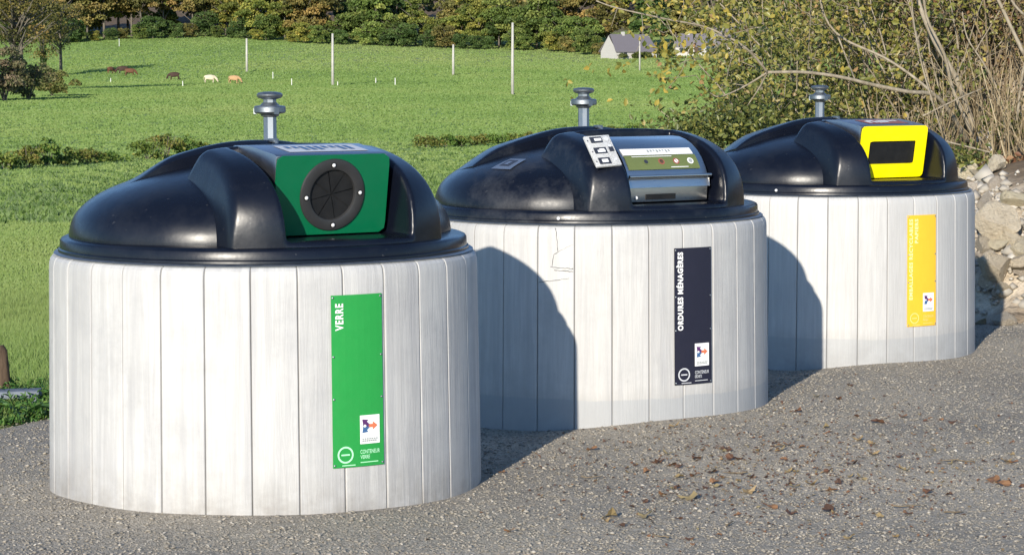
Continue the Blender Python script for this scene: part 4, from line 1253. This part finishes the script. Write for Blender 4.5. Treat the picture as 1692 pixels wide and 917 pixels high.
# low undergrowth of leaves and dry stalks: uncountable
def undergrowth():
    P = []; 
    for (px_, py_, sx_, sy_, d0, d1, n_) in ((1240, 205, 60, 18, 20.6, 22, 1500), (1150, 212, 40, 12, 20.6, 21.6, 500), (1330, 190, 60, 30, 21.5, 23, 1100), (1590, 268, 25, 14, 20.2, 21.2, 350), (1680, 215, 40, 14, 21.6, 22.6, 600), (1560, 205, 60, 25, 21.6, 23, 500)):
        for _ in range(n_):
            q = at(rl.gauss(px_, sx_), rl.gauss(py_, sy_), rl.uniform(d0, d1)); q.z = max(q.z, tz(q.x, q.y) + rl.uniform(.0, .15)); P.append(q[:])
    P = np.array(P)
    tag(leaves_obj('undergrowth', P, .05, M['shrub_leaf'], np.clip(RNG.normal(.33, .2, len(P)), 0, 1), bias=(0, -.3, .5)), 'low dark green bramble and ivy at the foot of the thicket', 'undergrowth', kind='stuff')
    # dead leaf litter over the bank
    n = 9000; X = RNG.uniform(2.4, 7.5, n); Y = RNG.uniform(20.5, 30, n); Z = terrain(X, Y) + RNG.uniform(0, .06, n)
    tag(leaves_obj('leaf_litter', np.stack([X, Y, Z], -1), .06, M['dry_leaf'], RNG.uniform(.2, 1, n), bias=(0, -.4, .6)), 'brown fallen leaf litter covering the bank under the thicket', 'leaf litter', kind='stuff')
    # dry stalks
    n = 3600; V = np.empty((n, 4, 3)); X = RNG.uniform(2.6, 7.0, n); Y = RNG.uniform(20.8, 26.5, n); Z = terrain(X, Y)
    L = RNG.uniform(.25, 1.15, n); lean = RNG.normal(0, .38, (n, 2)); w = RNG.uniform(.003, .008, n)
    V[:, 0] = np.stack([X - w, Y, Z], -1); V[:, 1] = np.stack([X + w, Y, Z], -1)
    V[:, 2] = np.stack([X + w * .4 + lean[:, 0] * L, Y + lean[:, 1] * L, Z + L], -1); V[:, 3] = np.stack([X - w * .4 + lean[:, 0] * L, Y + lean[:, 1] * L, Z + L], -1)
    tag(fast_mesh('dry_stalks', V.reshape(-1, 3), np.arange(n * 4), 4, M['dry_grass'], tint=np.repeat(RNG.random(n), 4)), 'dry tan grass and weed stalks on the bank', 'dry grass', kind='stuff')
undergrowth()

# ------------------------------------------------------------------ meadow grass
def grass():
    parts = []
    n = 235000
    d = 1.0 / RNG.uniform(1 / 520.0, 1 / 16.0, n)
    px_ = RNG.uniform(-450, 1560, n); X = (px_ - 846) / F_PX * d
    n2_ = 22000; d2 = RNG.uniform(12.0, 24, n2_); X2_ = (RNG.uniform(-500, 140, n2_) - 846) / F_PX * d2
    n3_ = 105000; d3 = RNG.uniform(120.0, 640, n3_); X3_ = (RNG.uniform(-500, 1560, n3_) - 846) / F_PX * d3
    X = np.concatenate([X, X2_, X3_]); d = np.concatenate([d, d2, d3]); near = np.concatenate([np.zeros(n, bool), np.ones(n2_, bool), np.zeros(n3_, bool)])
    k = s_of(X, d) > .12; X, d, near = X[k], d[k], near[k]; n = len(X)
    Z = terrain(X, d)
    nb = 3
    H = np.where(near, RNG.uniform(.03, .09, n), np.minimum(.02 + d * .00055, .24) * RNG.uniform(.5, 1.2, n))
    Wd = np.where(near, .004, np.minimum(.004 + d * .0006, .20))
    V = np.empty((n, nb, 3, 3)); tt = np.empty((n, nb, 3))
    pat = np.sin(X * .11 + 1.3 * np.sin(d * .043)) * np.sin(d * .06 + 1.7 * np.sin(X * .05)) + .6 * np.sin(X * .53 + 2 * np.sin(d * .21)) * np.sin(d * .19 + 2 * np.sin(X * .31))
    dryf = sm((d - 420) / 60) * sm((X + 65) / 30) * (1 - sm((X - 30) / 40))
    base_t = np.clip(RNG.normal(.62, .045, n) + .13 * pat + .20 * dryf - .10 * sm((d - 150) / 200), 0, 1)
    for b in range(nb):
        ox, oy = RNG.normal(0, 1, n) * (.02 + Wd * 2), RNG.normal(0, 1, n) * (.02 + Wd * 2)
        an = RNG.normal(0, .6, n); dx, dy = np.cos(an) * Wd, np.sin(an) * Wd
        lx, ly = RNG.normal(0, .45, n) * H, RNG.normal(.15, .45, n) * H
        V[:, b, 0] = np.stack([X + ox - dx, d + oy - dy, Z - .01], -1); V[:, b, 1] = np.stack([X + ox + dx, d + oy + dy, Z - .01], -1)
        V[:, b, 2] = np.stack([X + ox + lx, d + oy + ly, Z + H], -1)
        tt[:, b, :] = np.clip(base_t + RNG.normal(0, .035, n), 0, 1)[:, None]
    tag(fast_mesh('meadow_grass', V.reshape(-1, 3), np.arange(n * nb * 3), 3, M['grass'], tint=tt.reshape(-1)), 'short green meadow grass behind the containers', 'grass', kind='stuff')
grass()

def tussocks():
    n = 5200; d = 1.0 / RNG.uniform(1 / 420.0, 1 / 45.0, n); X = (RNG.uniform(-80, 1280, n) - 846) / F_PX * d
    Z = terrain(X, d); nb = 12
    V = np.empty((n, nb, 3, 3)); tt = np.empty((n, nb, 3)); W = RNG.uniform(.10, .42, n); H = RNG.uniform(.05, .15, n)
    bt = np.clip(RNG.normal(.12, .14, n), 0, 1)
    for b in range(nb):
        ox, oy = RNG.normal(0, .6, n) * W, RNG.normal(0, .4, n) * W; w = W * .12 + .015
        V[:, b, 0] = np.stack([X + ox - w, d + oy, Z - .02], -1); V[:, b, 1] = np.stack([X + ox + w, d + oy, Z - .02], -1)
        V[:, b, 2] = np.stack([X + ox + RNG.normal(0, .5, n) * H, d + oy + RNG.normal(0, .5, n) * H, Z + H * RNG.uniform(.5, 1.1, n)], -1)
        tt[:, b] = np.clip(bt + RNG.normal(0, .1, n), 0, 1)[:, None]
    tag(fast_mesh('grass_tussocks', V.reshape(-1, 3), np.arange(n * nb * 3), 3, M['grass'], tint=tt.reshape(-1)), 'darker green grass tussocks dotted over the meadow', 'grass', kind='stuff')
tussocks()

# ------------------------------------------------------------------ left foreground: board, stake, weed
def on_ground(px_, d):
    x = ray(px_, 600).x * d; return Vector((x, d, tz(x, d)))
p = on_ground(66, 12.95); mb = MB()
Mx = Matrix.Translation((p.x, p.y, p.z + .085)) @ Matrix.Rotation(math.radians(4), 4, 'Z') @ Matrix.Rotation(math.radians(-1), 4, 'Y')
mb.box((-1.6, -.07, -.02), (0, .07, .02), Mx); mb.box((-.9, -.05, -.12), (-.78, .05, -.022), Mx); mb.box((-.06, -.06, -.12), (-.012, .06, -.022), Mx)
o = bevel_mesh(mb.build('board', M['board']), .006); tag(o, 'weathered grey-blue board lying along the grass edge left of the nearest container', 'board')
p = on_ground(2, 13.4); mb = MB(); mb.tube([(p.x, p.y, p.z - .2), (p.x + .005, p.y, p.z + .1), (p.x - .005, p.y, p.z + .27), (p.x - .012, p.y, p.z + .30)], [.05, .047, .042, .028], 9)
tag(mb.build('wooden_stake', M['stake'], angle=40), 'short brown wooden stake at the left edge behind the grey board', 'stake')
def weed(px_, d, n, L, seed, label):
    p = on_ground(px_, d); rr = random.Random(seed); root = empty('weed', p); tag(root, label, 'weed')
    mb = MB()
    for k in range(n):
        a = 2 * PI * k / n + rr.uniform(-.4, .4); l = L * rr.uniform(.6, 1.15); w = l * .13; up = rr.uniform(.5, 1.3); tint = rr.uniform(.2, 1)
        vs = []; m = 7
        for i in range(m + 1):
            q = i / m; rad = l * q * .85; z = l * up * (q - .85 * q * q); wid = w * math.sin(PI * min(q * .92 + .08, 1)) + .001
            c = Vector((rad * math.cos(a), rad * math.sin(a), z)); sd = Vector((-math.sin(a), math.cos(a), 0)) * wid
            vs += [c - sd + Vector((0, 0, wid * .35)), c, c + sd + Vector((0, 0, wid * .35))]
        fs = []
        for i in range(m):
            for j in (0, 1): fs.append((3*i+j, 3*i+j+1, 3*i+j+4, 3*i+j+3))
        mb.add(vs, fs, tint)
    mb.build('leaf_rosette', M['weed'], root, smooth=True, tint=True)
weed(35, 12.45, 9, .26, 4, 'broad-leaved green weed in front of the grey board')
weed(66, 12.55, 7, .16, 9, 'small green weed against the left side of the nearest container')
weed(12, 12.3, 7, .13, 14, 'small green weed at the left edge of the gravel')
def verge():  # verge plants in a dark tint: the shade on this strip is painted in
    n = 2600; X = []; P = []
    for _ in range(n):
        d = rl.uniform(12.1, 13.6); x = (rl.uniform(-120, 95) - 846) / F_PX * d
        if s_of(x, d) < .02: continue
        P.append((x, d, tz(x, d) + abs(rl.gauss(0, .05))))
    P = np.array(P)
    tag(leaves_obj('verge_plants', P, .035, M['weed'], np.clip(RNG.normal(.2, .25, len(P)), 0, 1), asp=.35, bias=(0, 0, .5)), 'low plants along the gravel edge at the left, shade painted into their green', 'ground cover', kind='stuff')
verge()

# ------------------------------------------------------------------ trees, hedges
def crown_points(rr, nclump, n, cz, rx, rz, lumpy=.38):
    C = []
    for _ in range(nclump):
        v = np.array([rr.gauss(0, 1) for _ in range(3)]); v /= np.linalg.norm(v); v *= rr.uniform(.35, .95)
        C.append((v[0] * rx, v[1] * rx, cz + v[2] * rz, rr.uniform(.22, .42) * rx, rr.gauss(0, .16)))
    C = np.array(C); ii = RNG.integers(0, nclump, n)
    dirs = unit_rand(n); dirs[:, 2] = np.abs(dirs[:, 2]) * .9 - .25
    P = C[ii, :3] + dirs * (C[ii, 3:4] * RNG.uniform(.7, 1.08, (n, 1)))
    return P, C[ii, 4]
def tree_meshes(seed, h, rx, n, leaf, trunk_frac=.18, nclump=34, stems=1, nbr=9):
    rr = random.Random(seed)
    tb = MB()
    for s in range(stems):
        a = rr.uniform(0, 6.28); off = .0 if stems == 1 else .5
        top = Vector((rr.gauss(0, .3) + off * 2 * math.cos(a), rr.gauss(0, .3) + off * 2 * math.sin(a), h * .8))
        pts = [Vector((off * math.cos(a), off * math.sin(a), -.6)), Vector((off * math.cos(a), off * math.sin(a), h * .2)), Vector((off * 1.5 * math.cos(a), off * 1.5 * math.sin(a), h * .5)), top]
        tb.tube(pts, [h * .022, h * .018, h * .012, h * .005], 7)
        for k in range(nbr):
            f = rr.uniform(.22, .75); b = Vector((pts[0].x, pts[0].y, h * f)); aa = rr.uniform(0, 6.28); L = rx * rr.uniform(.6, 1.0)
            tb.tube([b, b + Vector((math.cos(aa) * L * .5, math.sin(aa) * L * .5, L * .4)), b + Vector((math.cos(aa) * L, math.sin(aa) * L, L * .75))], [h * .009, h * .006, h * .002], 5)
    to = tb.build('trunk', M['bark_far'], smooth=True); tme = to.data; bpy.data.objects.remove(to)
    cz = h * (trunk_frac + (1 - trunk_frac) * .5); rz = h * (1 - trunk_frac) * .5
    P, dt = crown_points(rr, nclump, n, cz, rx, rz)
    co = leaves_obj('crown', P, leaf, M['tree_leaf'], np.clip(.46 + 1.5 * dt + RNG.normal(0, .08, n), 0, 1), asp=.8, bias=(0, -.1, .35))
    cme = co.data; bpy.data.objects.remove(co)
    return tme, cme
KIND = [tree_meshes(101, 13, 5.0, 6000, .5, .03), tree_meshes(102, 11, 4.8, 5400, .5, .0), tree_meshes(103, 15, 4.8, 6400, .5, .06), tree_meshes(104, 9, 5.2, 5400, .5, .0), tree_meshes(105, 12, 4.0, 4800, .46, .02), tree_meshes(106, 14, 5.6, 6400, .52, .05), tree_meshes(107, 14, 5.2, 5600, .5, .24), tree_meshes(108, 15, 5.6, 5600, .5, .28)]
TONES = [((1.3, 1.05, .85), 'yellow-olive'), ((.8, .88, .8), 'mid green'), ((1.15, .84, 1.0), 'brownish'), ((.5, .66, .7), 'dark green'), ((1.15, 1.05, .85), 'light olive'), ((1.1, .74, .85), 'russet-brown')]
def plant_tree(kind, x, y, scale, tone, label, group, name='tree'):
    tme, cme = KIND[kind]
    root = empty(name, (x, y, tz(x, y) - .1), rl.uniform(0, 6.28)); root.scale = (scale, scale, scale * rl.uniform(.92, 1.1))
    tag(root, label, 'tree', group)
    link_mesh('trunk', tme, root); c = link_mesh('crown', cme, root)
    k = rl.uniform(.85, 1.15); col = TONES[tone][0]
    k *= rl.uniform(1.15, 1.85); c.color = (col[0] * k, col[1] * k, col[2] * k, 1)
    return root
# front row along the far edge of the meadow
LAB = {0: 'yellow-olive broadleaf tree at the far edge of the meadow', 1: 'mid green broadleaf tree at the far edge of the meadow', 2: 'brownish autumn tree at the far edge of the meadow', 3: 'dark green tree at the far edge of the meadow', 4: 'light olive rounded tree at the far edge of the meadow', 5: 'russet-brown tree at the far edge of the meadow'}
def edge_y(px_): return float(np.interp(px_, [-200, 110, 200, 340, 500, 700, 900, 1000, 1100, 1300, 1900], [72, 72, 66, 62, 72, 80, 86, 93, 88, 84, 80]))
tones_px = [(-250, 2), (60, 2), (130, 2), (230, 5), (300, 2), (345, 4), (400, 0), (470, 4), (520, 5), (570, 3), (620, 1), (700, 4), (790, 4), (850, 1), (930, 1), (980, 3), (1050, 3), (1180, 2), (1300, 1), (1900, 2)]
ntree = 0
px_ = -150.0
while px_ < 1860:
    q = hit(px_, edge_y(px_) - 1.5, 200, 900)
    tn = min(tones_px, key=lambda a: abs(a[0] - px_ - rl.gauss(0, 25)))[1]
    if not (985 < px_ < 1090): plant_tree(rl.choice((6, 7)) if px_ < 330 else rl.randrange(6), q.x + rl.gauss(0, 1), q.y + rl.uniform(2, 9), rl.uniform(.85, 1.2), tn, LAB[tn], 'trees along the far edge of the meadow')
    ntree += 1; px_ += rl.uniform(26, 40)
px_ = -170.0
while px_ < 1880:
    q = hit(px_, edge_y(px_) - 2, 200, 900); tn = rl.choice((0, 1, 2, 2, 3, 4, 5))
    plant_tree(rl.randrange(6), q.x * 1.04 + rl.gauss(0, 2), q.y + rl.uniform(18, 34), rl.uniform(1.0, 1.35), tn, LAB[tn].replace('at the far edge of the meadow', 'in the second row of the far wood'), 'trees in the second row of the far wood')
    px_ += rl.uniform(38, 56)
# understorey along the edge
px_ = -140.0
while px_ < 1000:
    if rl.random() < .9:
        q = hit(px_, edge_y(px_), 200, 900); tn = rl.choice((1, 3, 3, 3, 0, 2))
        r_ = plant_tree(3, q.x, q.y + rl.uniform(-1, 3), rl.uniform(.32, .75), tn, 'low green bush at the foot of the far wood', 'bushes at the foot of the far wood', 'bush'); r_['category'] = 'bush'
    px_ += rl.uniform(14, 30)
# the wood up the hillside: one mass
def wood_mass():
    n = 420; P = []; T = []
    for _ in range(n):
        y = rl.uniform(635, 860); x = rl.uniform(-.5, .5) * y; h = rl.uniform(10, 16); z = tz(x, y); m = 260
        d_ = unit_rand(m); d_[:, 2] = np.abs(d_[:, 2])
        lump = RNG.uniform(.6, 1.1, (m, 1))
        P.append(np.array([x, y, z + h * .3]) + d_ * np.array([5, 5, h * .7]) * lump); T.append(np.clip(rl.uniform(.25, .75) + RNG.normal(0, .15, m), 0, 1))
    P = np.concatenate(P); T = np.concatenate(T)
    tag(leaves_obj('far_wood', P, 1.5, M['wood_mass'], T, asp=.8), 'mixed autumn wood covering the hillside behind the meadow', 'wood', kind='stuff')
wood_mass()

# left group at mid distance: ivy-clad trees over a dark hedge bush
GL = 'trees at the left side of the meadow'
LT = [tree_meshes(201, 15, 5.2, 4200, .28, .22, 44, 2, 26), tree_meshes(202, 13, 3.6, 1700, .26, .25, 34, 1, 24), tree_meshes(203, 14, 4.5, 3200, .28, .2, 40, 1, 26)]
def mid_tree(k, px_, py_, sc_, col, label, ivy, shift=0):
    q = hit(px_, py_, 80, 700); root = empty('tree', (q.x, q.y, q.z - .1), rl.uniform(0, 6)); root.scale = (sc_,) * 3
    tag(root, label, 'tree', GL)
    link_mesh('trunk', LT[k][0], root); c = link_mesh('crown', LT[k][1], root); c.color = (*col, 1)
    if ivy:
        n = 900; a = RNG.uniform(0, 2*PI, n); z = RNG.uniform(0, 5.5, n); r = .38 + .12 * RNG.random(n)
        iv = leaves_obj('ivy', np.stack([r*np.cos(a), r*np.sin(a), z], -1), .26, M['bush_leaf'], np.clip(RNG.normal(.2, .1, n), 0, 1), root); iv.color = (.5, .8, .5, 1)
mid_tree(0, 30, 150, 1.15, (1.3, .92, 1.05), 'brown-leaved tree with a forked ivy-covered trunk at the far left', True)
mid_tree(2, 72, 128, 1.15, (1.3, .95, 1.05), 'brown-leaved tree with a dark ivy trunk right of the forked one at left', True)
mid_tree(1, 101, 125, 1.2, (1.35, 1.0, 1.2), 'slender sparse tree with a straight pale trunk right of the ivy trees', False)
def bush(px_, py_, w, h, n, leaf, col, label, group, name='bush', seed=0, tm=.5):
    rr = random.Random(seed); q = hit(px_, py_, 30, 700); root = empty(name, q); tag(root, label, 'bush', group)
    P, dt = crown_points(rr, 22, n, h * .48, w * .5, h * .5); P[:, 2] = np.abs(P[:, 2])
    lf = leaves_obj('foliage', P, leaf, M['bush_leaf'], np.clip(tm + dt + RNG.normal(0, .15, n), 0, 1), root, asp=.6); lf.color = (*col, 1)
    st = MB()
    for k in range(7):
        a = rr.uniform(0, 6.28); st.tube([(0, 0, -.2), (math.cos(a) * w * .15, math.sin(a) * w * .15, h * .4), (math.cos(a) * w * .32, math.sin(a) * w * .32, h * .8)], [h * .02, h * .014, h * .005], 5)
    st.build('stems', M['bark_far'], root)
GB = 'bushes of the dark hedge clump at left'
bush(8, 167, 6.0, 5.2, 4200, .26, (1.45, 1.2, 1.9), 'purple-brown tall bush at the left edge of the meadow', GB, seed=1, tm=.55)
bush(48, 165, 5.4, 4.0, 3400, .26, (1.4, 1.2, 1.6), 'brown rounded bush in the middle of the left clump', GB, seed=2, tm=.5)
bush(88, 160, 5.0, 2.9, 3000, .26, (1.3, 1.25, 1.05), 'olive low bush at the right end of the left clump', GB, seed=3, tm=.5)
bush(-40, 168, 6, 5, 3000, .28, (.85, .78, 1.1), 'brown tall bush just beyond the left edge of view', GB, seed=4, tm=.55)
# ditch vegetation across the meadow
GD = 'bushes along the ditch in the meadow'
dl_ = [(-30, 281, .9), (12, 281, .9), (45, 278, 1.0), (78, 277, 1.15), (108, 275, 1.1), (142, 271, 1.0), (176, 268, .35), (246, 264, 1.15), (272, 262, 1.2), (304, 261, .9), (334, 258, .8), (705, 245, .7), (735, 244, 1.0), (762, 243, .85), (792, 241, .9), (820, 238, .6), (850, 236, .7), (880, 233, .8), (910, 231, .85), (935, 229, .8), (1010, 226, .8), (1050, 226, .8)]
for i, (bx, by, hh) in enumerate(dl_):
    near = 'left of the nearest container lid' if bx < 400 else 'behind the middle container lid'
    bush(bx, by, rl.uniform(.9, 1.7), hh * rl.uniform(.5, 1.05), 560, .12, ((1.05, 1.5, .8), (1.25, 1.5, .85), (1.5, 1.4, .95))[i % 3], ('dark green', 'olive', 'brown-green')[i % 3] + ' rank bush along the ditch ' + near, GD, 'ditch_bush', 40 + i, tm=.42)

# ------------------------------------------------------------------ poles, posts, houses, cows
def pole(bx, by, ty, r, label):
    q = hit(bx, by, 60, 800); top = at(bx, ty, q.y); mb = MB()
    mb.tube([(0, 0, -.3), (0, 0, (top.z - q.z) * .5), (.02, 0, top.z - q.z)], [r * 1.15, r, r * .8], 10)
    o = mb.build('utility_pole', M['pole'], smooth=True); o.location = q; tag(o, label, 'pole', 'wooden poles in the meadow')
pole(847, 157, 38, .16, 'tallest and nearest pale wooden pole in the meadow, right of centre')
pole(550, 142, 56, .19, 'pale wooden pole standing directly behind the nearest container lid')
pole(408, 120, 64, .20, 'pale wooden pole between the cows and the wood')
pole(749, 125, 74, .20, 'short far wooden pole left of the tallest one')
pole(1057, 118, 60, .14, 'thin pole in front of the white farmhouse')
pole(1168, 92, 50, .2, 'thin pole right of the white farmhouse, seen through leaves')
for bx, by, hh in ((197, 77, 12), (302, 143, 8), (451, 131, 11), (482, 142, 11), (558, 143, 7), (653, 141, 11), (621, 138, 8), (183, 137, 7)):
    q = hit(bx, by, 60, 800); mb = MB(); s_ = q.y / F_PX
    mb.tube([(0, 0, -.2), (0, 0, hh * s_)], [.07, .06], 8); mb.lathe([(.075, hh * s_), (.075, hh * s_ + .04), (.03, hh * s_ + .06)], 8)
    o = mb.build('fence_post', M['post_white'], angle=40); o.location = q
    tag(o, 'small white fence post standing in the meadow', 'post', 'white fence posts in the meadow')

def house(q, L, Wd, hw, hr, rz, label, sc_=1.0):
    root = empty('house', q, rz); tag(root, label, 'house'); l, w = L / 2, Wd / 2
    mb = MB(); mb.add([(-l,-w,-1),(l,-w,-1),(l,w,-1),(-l,w,-1),(-l,-w,hw),(l,-w,hw),(l,w,hw),(-l,w,hw),(-l,0,hw+hr),(l,0,hw+hr)], [(0,1,5,4),(1,2,6,9,5),(2,3,7,6),(3,0,4,8,7)])
    mb.build('wall', M['paint_white'], root)
    rf = MB(); e = .35; t = .18; hip = 1.2
    for sgn in (-1, 1):
        A = [(-l - e, sgn * (w + e), hw - .25), (l + e, sgn * (w + e), hw - .25), (l + e - hip * .6, 0, hw + hr + .1), (-l - e + hip * .6, 0, hw + hr + .1)]
        B = [(x, y, z + t) for x, y, z in A]
        rf.add(A + B, [(0,1,2,3),(4,7,6,5),(0,4,5,1),(1,5,6,2),(2,6,7,3),(3,7,4,0)])
    ro = rf.build('roof', M['slate'], root)
    ch = MB(); ch.box((-l * .35, -.3, hw + hr - .4), (-l * .35 + .6, .3, hw + hr + .8)); ch.build('chimney', M['paint_white'], ro)
    for x in (-l * .55, 0.1, l * .6):
        wm = MB(); wm.box((x - .4, -w - .03, .7), (x + .4, -w + .05, 1.8)); wf = wm.build('window', M['window_dark'], root)
        sm_ = MB(); sm_.box((x - .5, -w - .08, .58), (x + .5, -w - .0, .7)); sm_.build('sill', M['paint_white'], wf)
    dm = MB(); dm.box((l * .25, -w - .03, -.2), (l * .25 + .9, -w + .05, 1.9)); dm.build('door', M['stake'], root)
q = hit(1040, 97.5, 200, 800); k = q.y / 510
house((q.x, q.y + 3, q.z - .1), 10.2 * k, 6.2 * k, 1.7 * k, 3.3 * k, math.radians(30), 'white farmhouse with a steep grey roof at the far right of the meadow')
q = hit(1146, 93, 200, 800); house((q.x, q.y + 3, q.z), 7, 5, 2.2, 2.4, math.radians(-15), 'small white outbuilding right of the farmhouse, half hidden by leaves')
q = hit(1215, 90, 200, 800); house((q.x, q.y + 6, q.z), 9, 6, 2.4, 3.6, math.radians(12), 'grey-roofed house behind the arching branch')
for i, (bx, by, hh) in enumerate(((1002, 96, 1.5), (1028, 98, 1.3), (1052, 98, 1.5), (1068, 97, 1.4), (1090, 97, 3.2), (1110, 98, 2.6), (965, 90, 2.4), (1192, 94, 3.0), (1175, 96, 2.0))):
    bush(bx, by, 2.6, hh, 420, .4, (.8, .9, .6), 'dark green garden bush near the white farmhouse', 'garden bushes by the farmhouse', 'garden_bush', 80 + i, tm=.4)

def cow_mesh():
    # joints of a grazing cow, head lowered; x = forwards
    J = {'pelvis': ((-.62, 0, 1.18), (.33, .40)), 'rump': ((-.86, 0, 1.14), (.20, .26)), 'belly': ((-.1, 0, 1.04), (.40, .50)), 'chest': ((.45, 0, 1.06), (.32, .46)), 'shoulder': ((.72, 0, 1.10), (.2, .28)), 'neck': ((1.02, 0, .88), (.17, .24)), 'poll': ((1.25, 0, .58), (.15, .16)), 'muzzle': ((1.42, 0, .22), (.11, .11)),
         'tail1': ((-1.0, 0, 1.1), (.04, .04)), 'tail2': ((-1.05, 0, .55), (.03, .03))}
    E = [('pelvis', 'rump'), ('pelvis', 'belly'), ('belly', 'chest'), ('chest', 'shoulder'), ('shoulder', 'neck'), ('neck', 'poll'), ('poll', 'muzzle'), ('rump', 'tail1'), ('tail1', 'tail2')]
    for s in (-1, 1):
        n = 'l' if s < 0 else 'r'
        J['fk' + n] = ((.56, s * .2, .62), (.11, .12)); J['fm' + n] = ((.58 + .05 * s, s * .19, .36), (.07, .07)); J['ff' + n] = ((.58 + .1 * s, s * .19, .03), (.065, .065))
        J['hk' + n] = ((-.66, s * .2, .78), (.13, .17)); J['hh' + n] = ((-.82 + .06 * s, s * .2, .46), (.075, .08)); J['hf' + n] = ((-.74 + .1 * s, s * .2, .03), (.065, .065))
        E += [('chest', 'fk' + n), ('fk' + n, 'fm' + n), ('fm' + n, 'ff' + n), ('pelvis', 'hk' + n), ('hk' + n, 'hh' + n), ('hh' + n, 'hf' + n)]
        J['ear' + n] = ((1.2, s * .27, .66), (.05, .04)); E.append(('poll', 'ear' + n))
    keys = list(J); me = bpy.data.meshes.new('cow'); me.from_pydata([J[k][0] for k in keys], [(keys.index(a), keys.index(b)) for a, b in E], [])
    o = bpy.data.objects.new('cow', me); COL.objects.link(o)
    sk = o.modifiers.new('skin', 'SKIN'); ss = o.modifiers.new('sub', 'SUBSURF'); ss.levels = 2
    for i, k in enumerate(keys):
        d = me.skin_vertices[0].data[i]; d.radius = J[k][1]; d.use_root = (k == 'pelvis')
    dg = bpy.context.evaluated_depsgraph_get(); dg.update()
    out = bpy.data.meshes.new_from_object(o.evaluated_get(dg)); bpy.data.objects.remove(o)
    out.polygons.foreach_set('use_smooth', [True] * len(out.polygons)); return out
COW = cow_mesh()
for bx, by, mt, rz, sc_, label in ((183, 122, 'cow_brown', 1.0, .85, 'brown cow grazing farthest left in the meadow'), (203, 123, 'cow_dark', 3.4, 1.0, 'dark brown cow behind the reddish one at left'), (215, 126, 'cow_brown', .2, .95, 'reddish brown cow overlapping the dark cow at left'), (288, 133, 'cow_dark', 3.3, 1.0, 'dark brown cow grazing alone in the middle of the herd'), (347, 138, 'cow_cream', .25, 1.05, 'cream white cow grazing in the meadow'), (387, 139, 'cow_tan', -.15, 1.05, 'tan cow with a pale head grazing farthest right in the herd')):
    me = COW.copy(); me.materials.clear(); me.materials.append(M[mt]); o = link_mesh('cow', me)
    q = hit(bx, by, 60, 800); o.location = q; k = q.y / F_PX * 21 / 2.3; o.scale = (k * sc_,) * 3; o.rotation_euler = (0, 0, rz); tag(o, label, 'cow', 'cows grazing in the meadow')
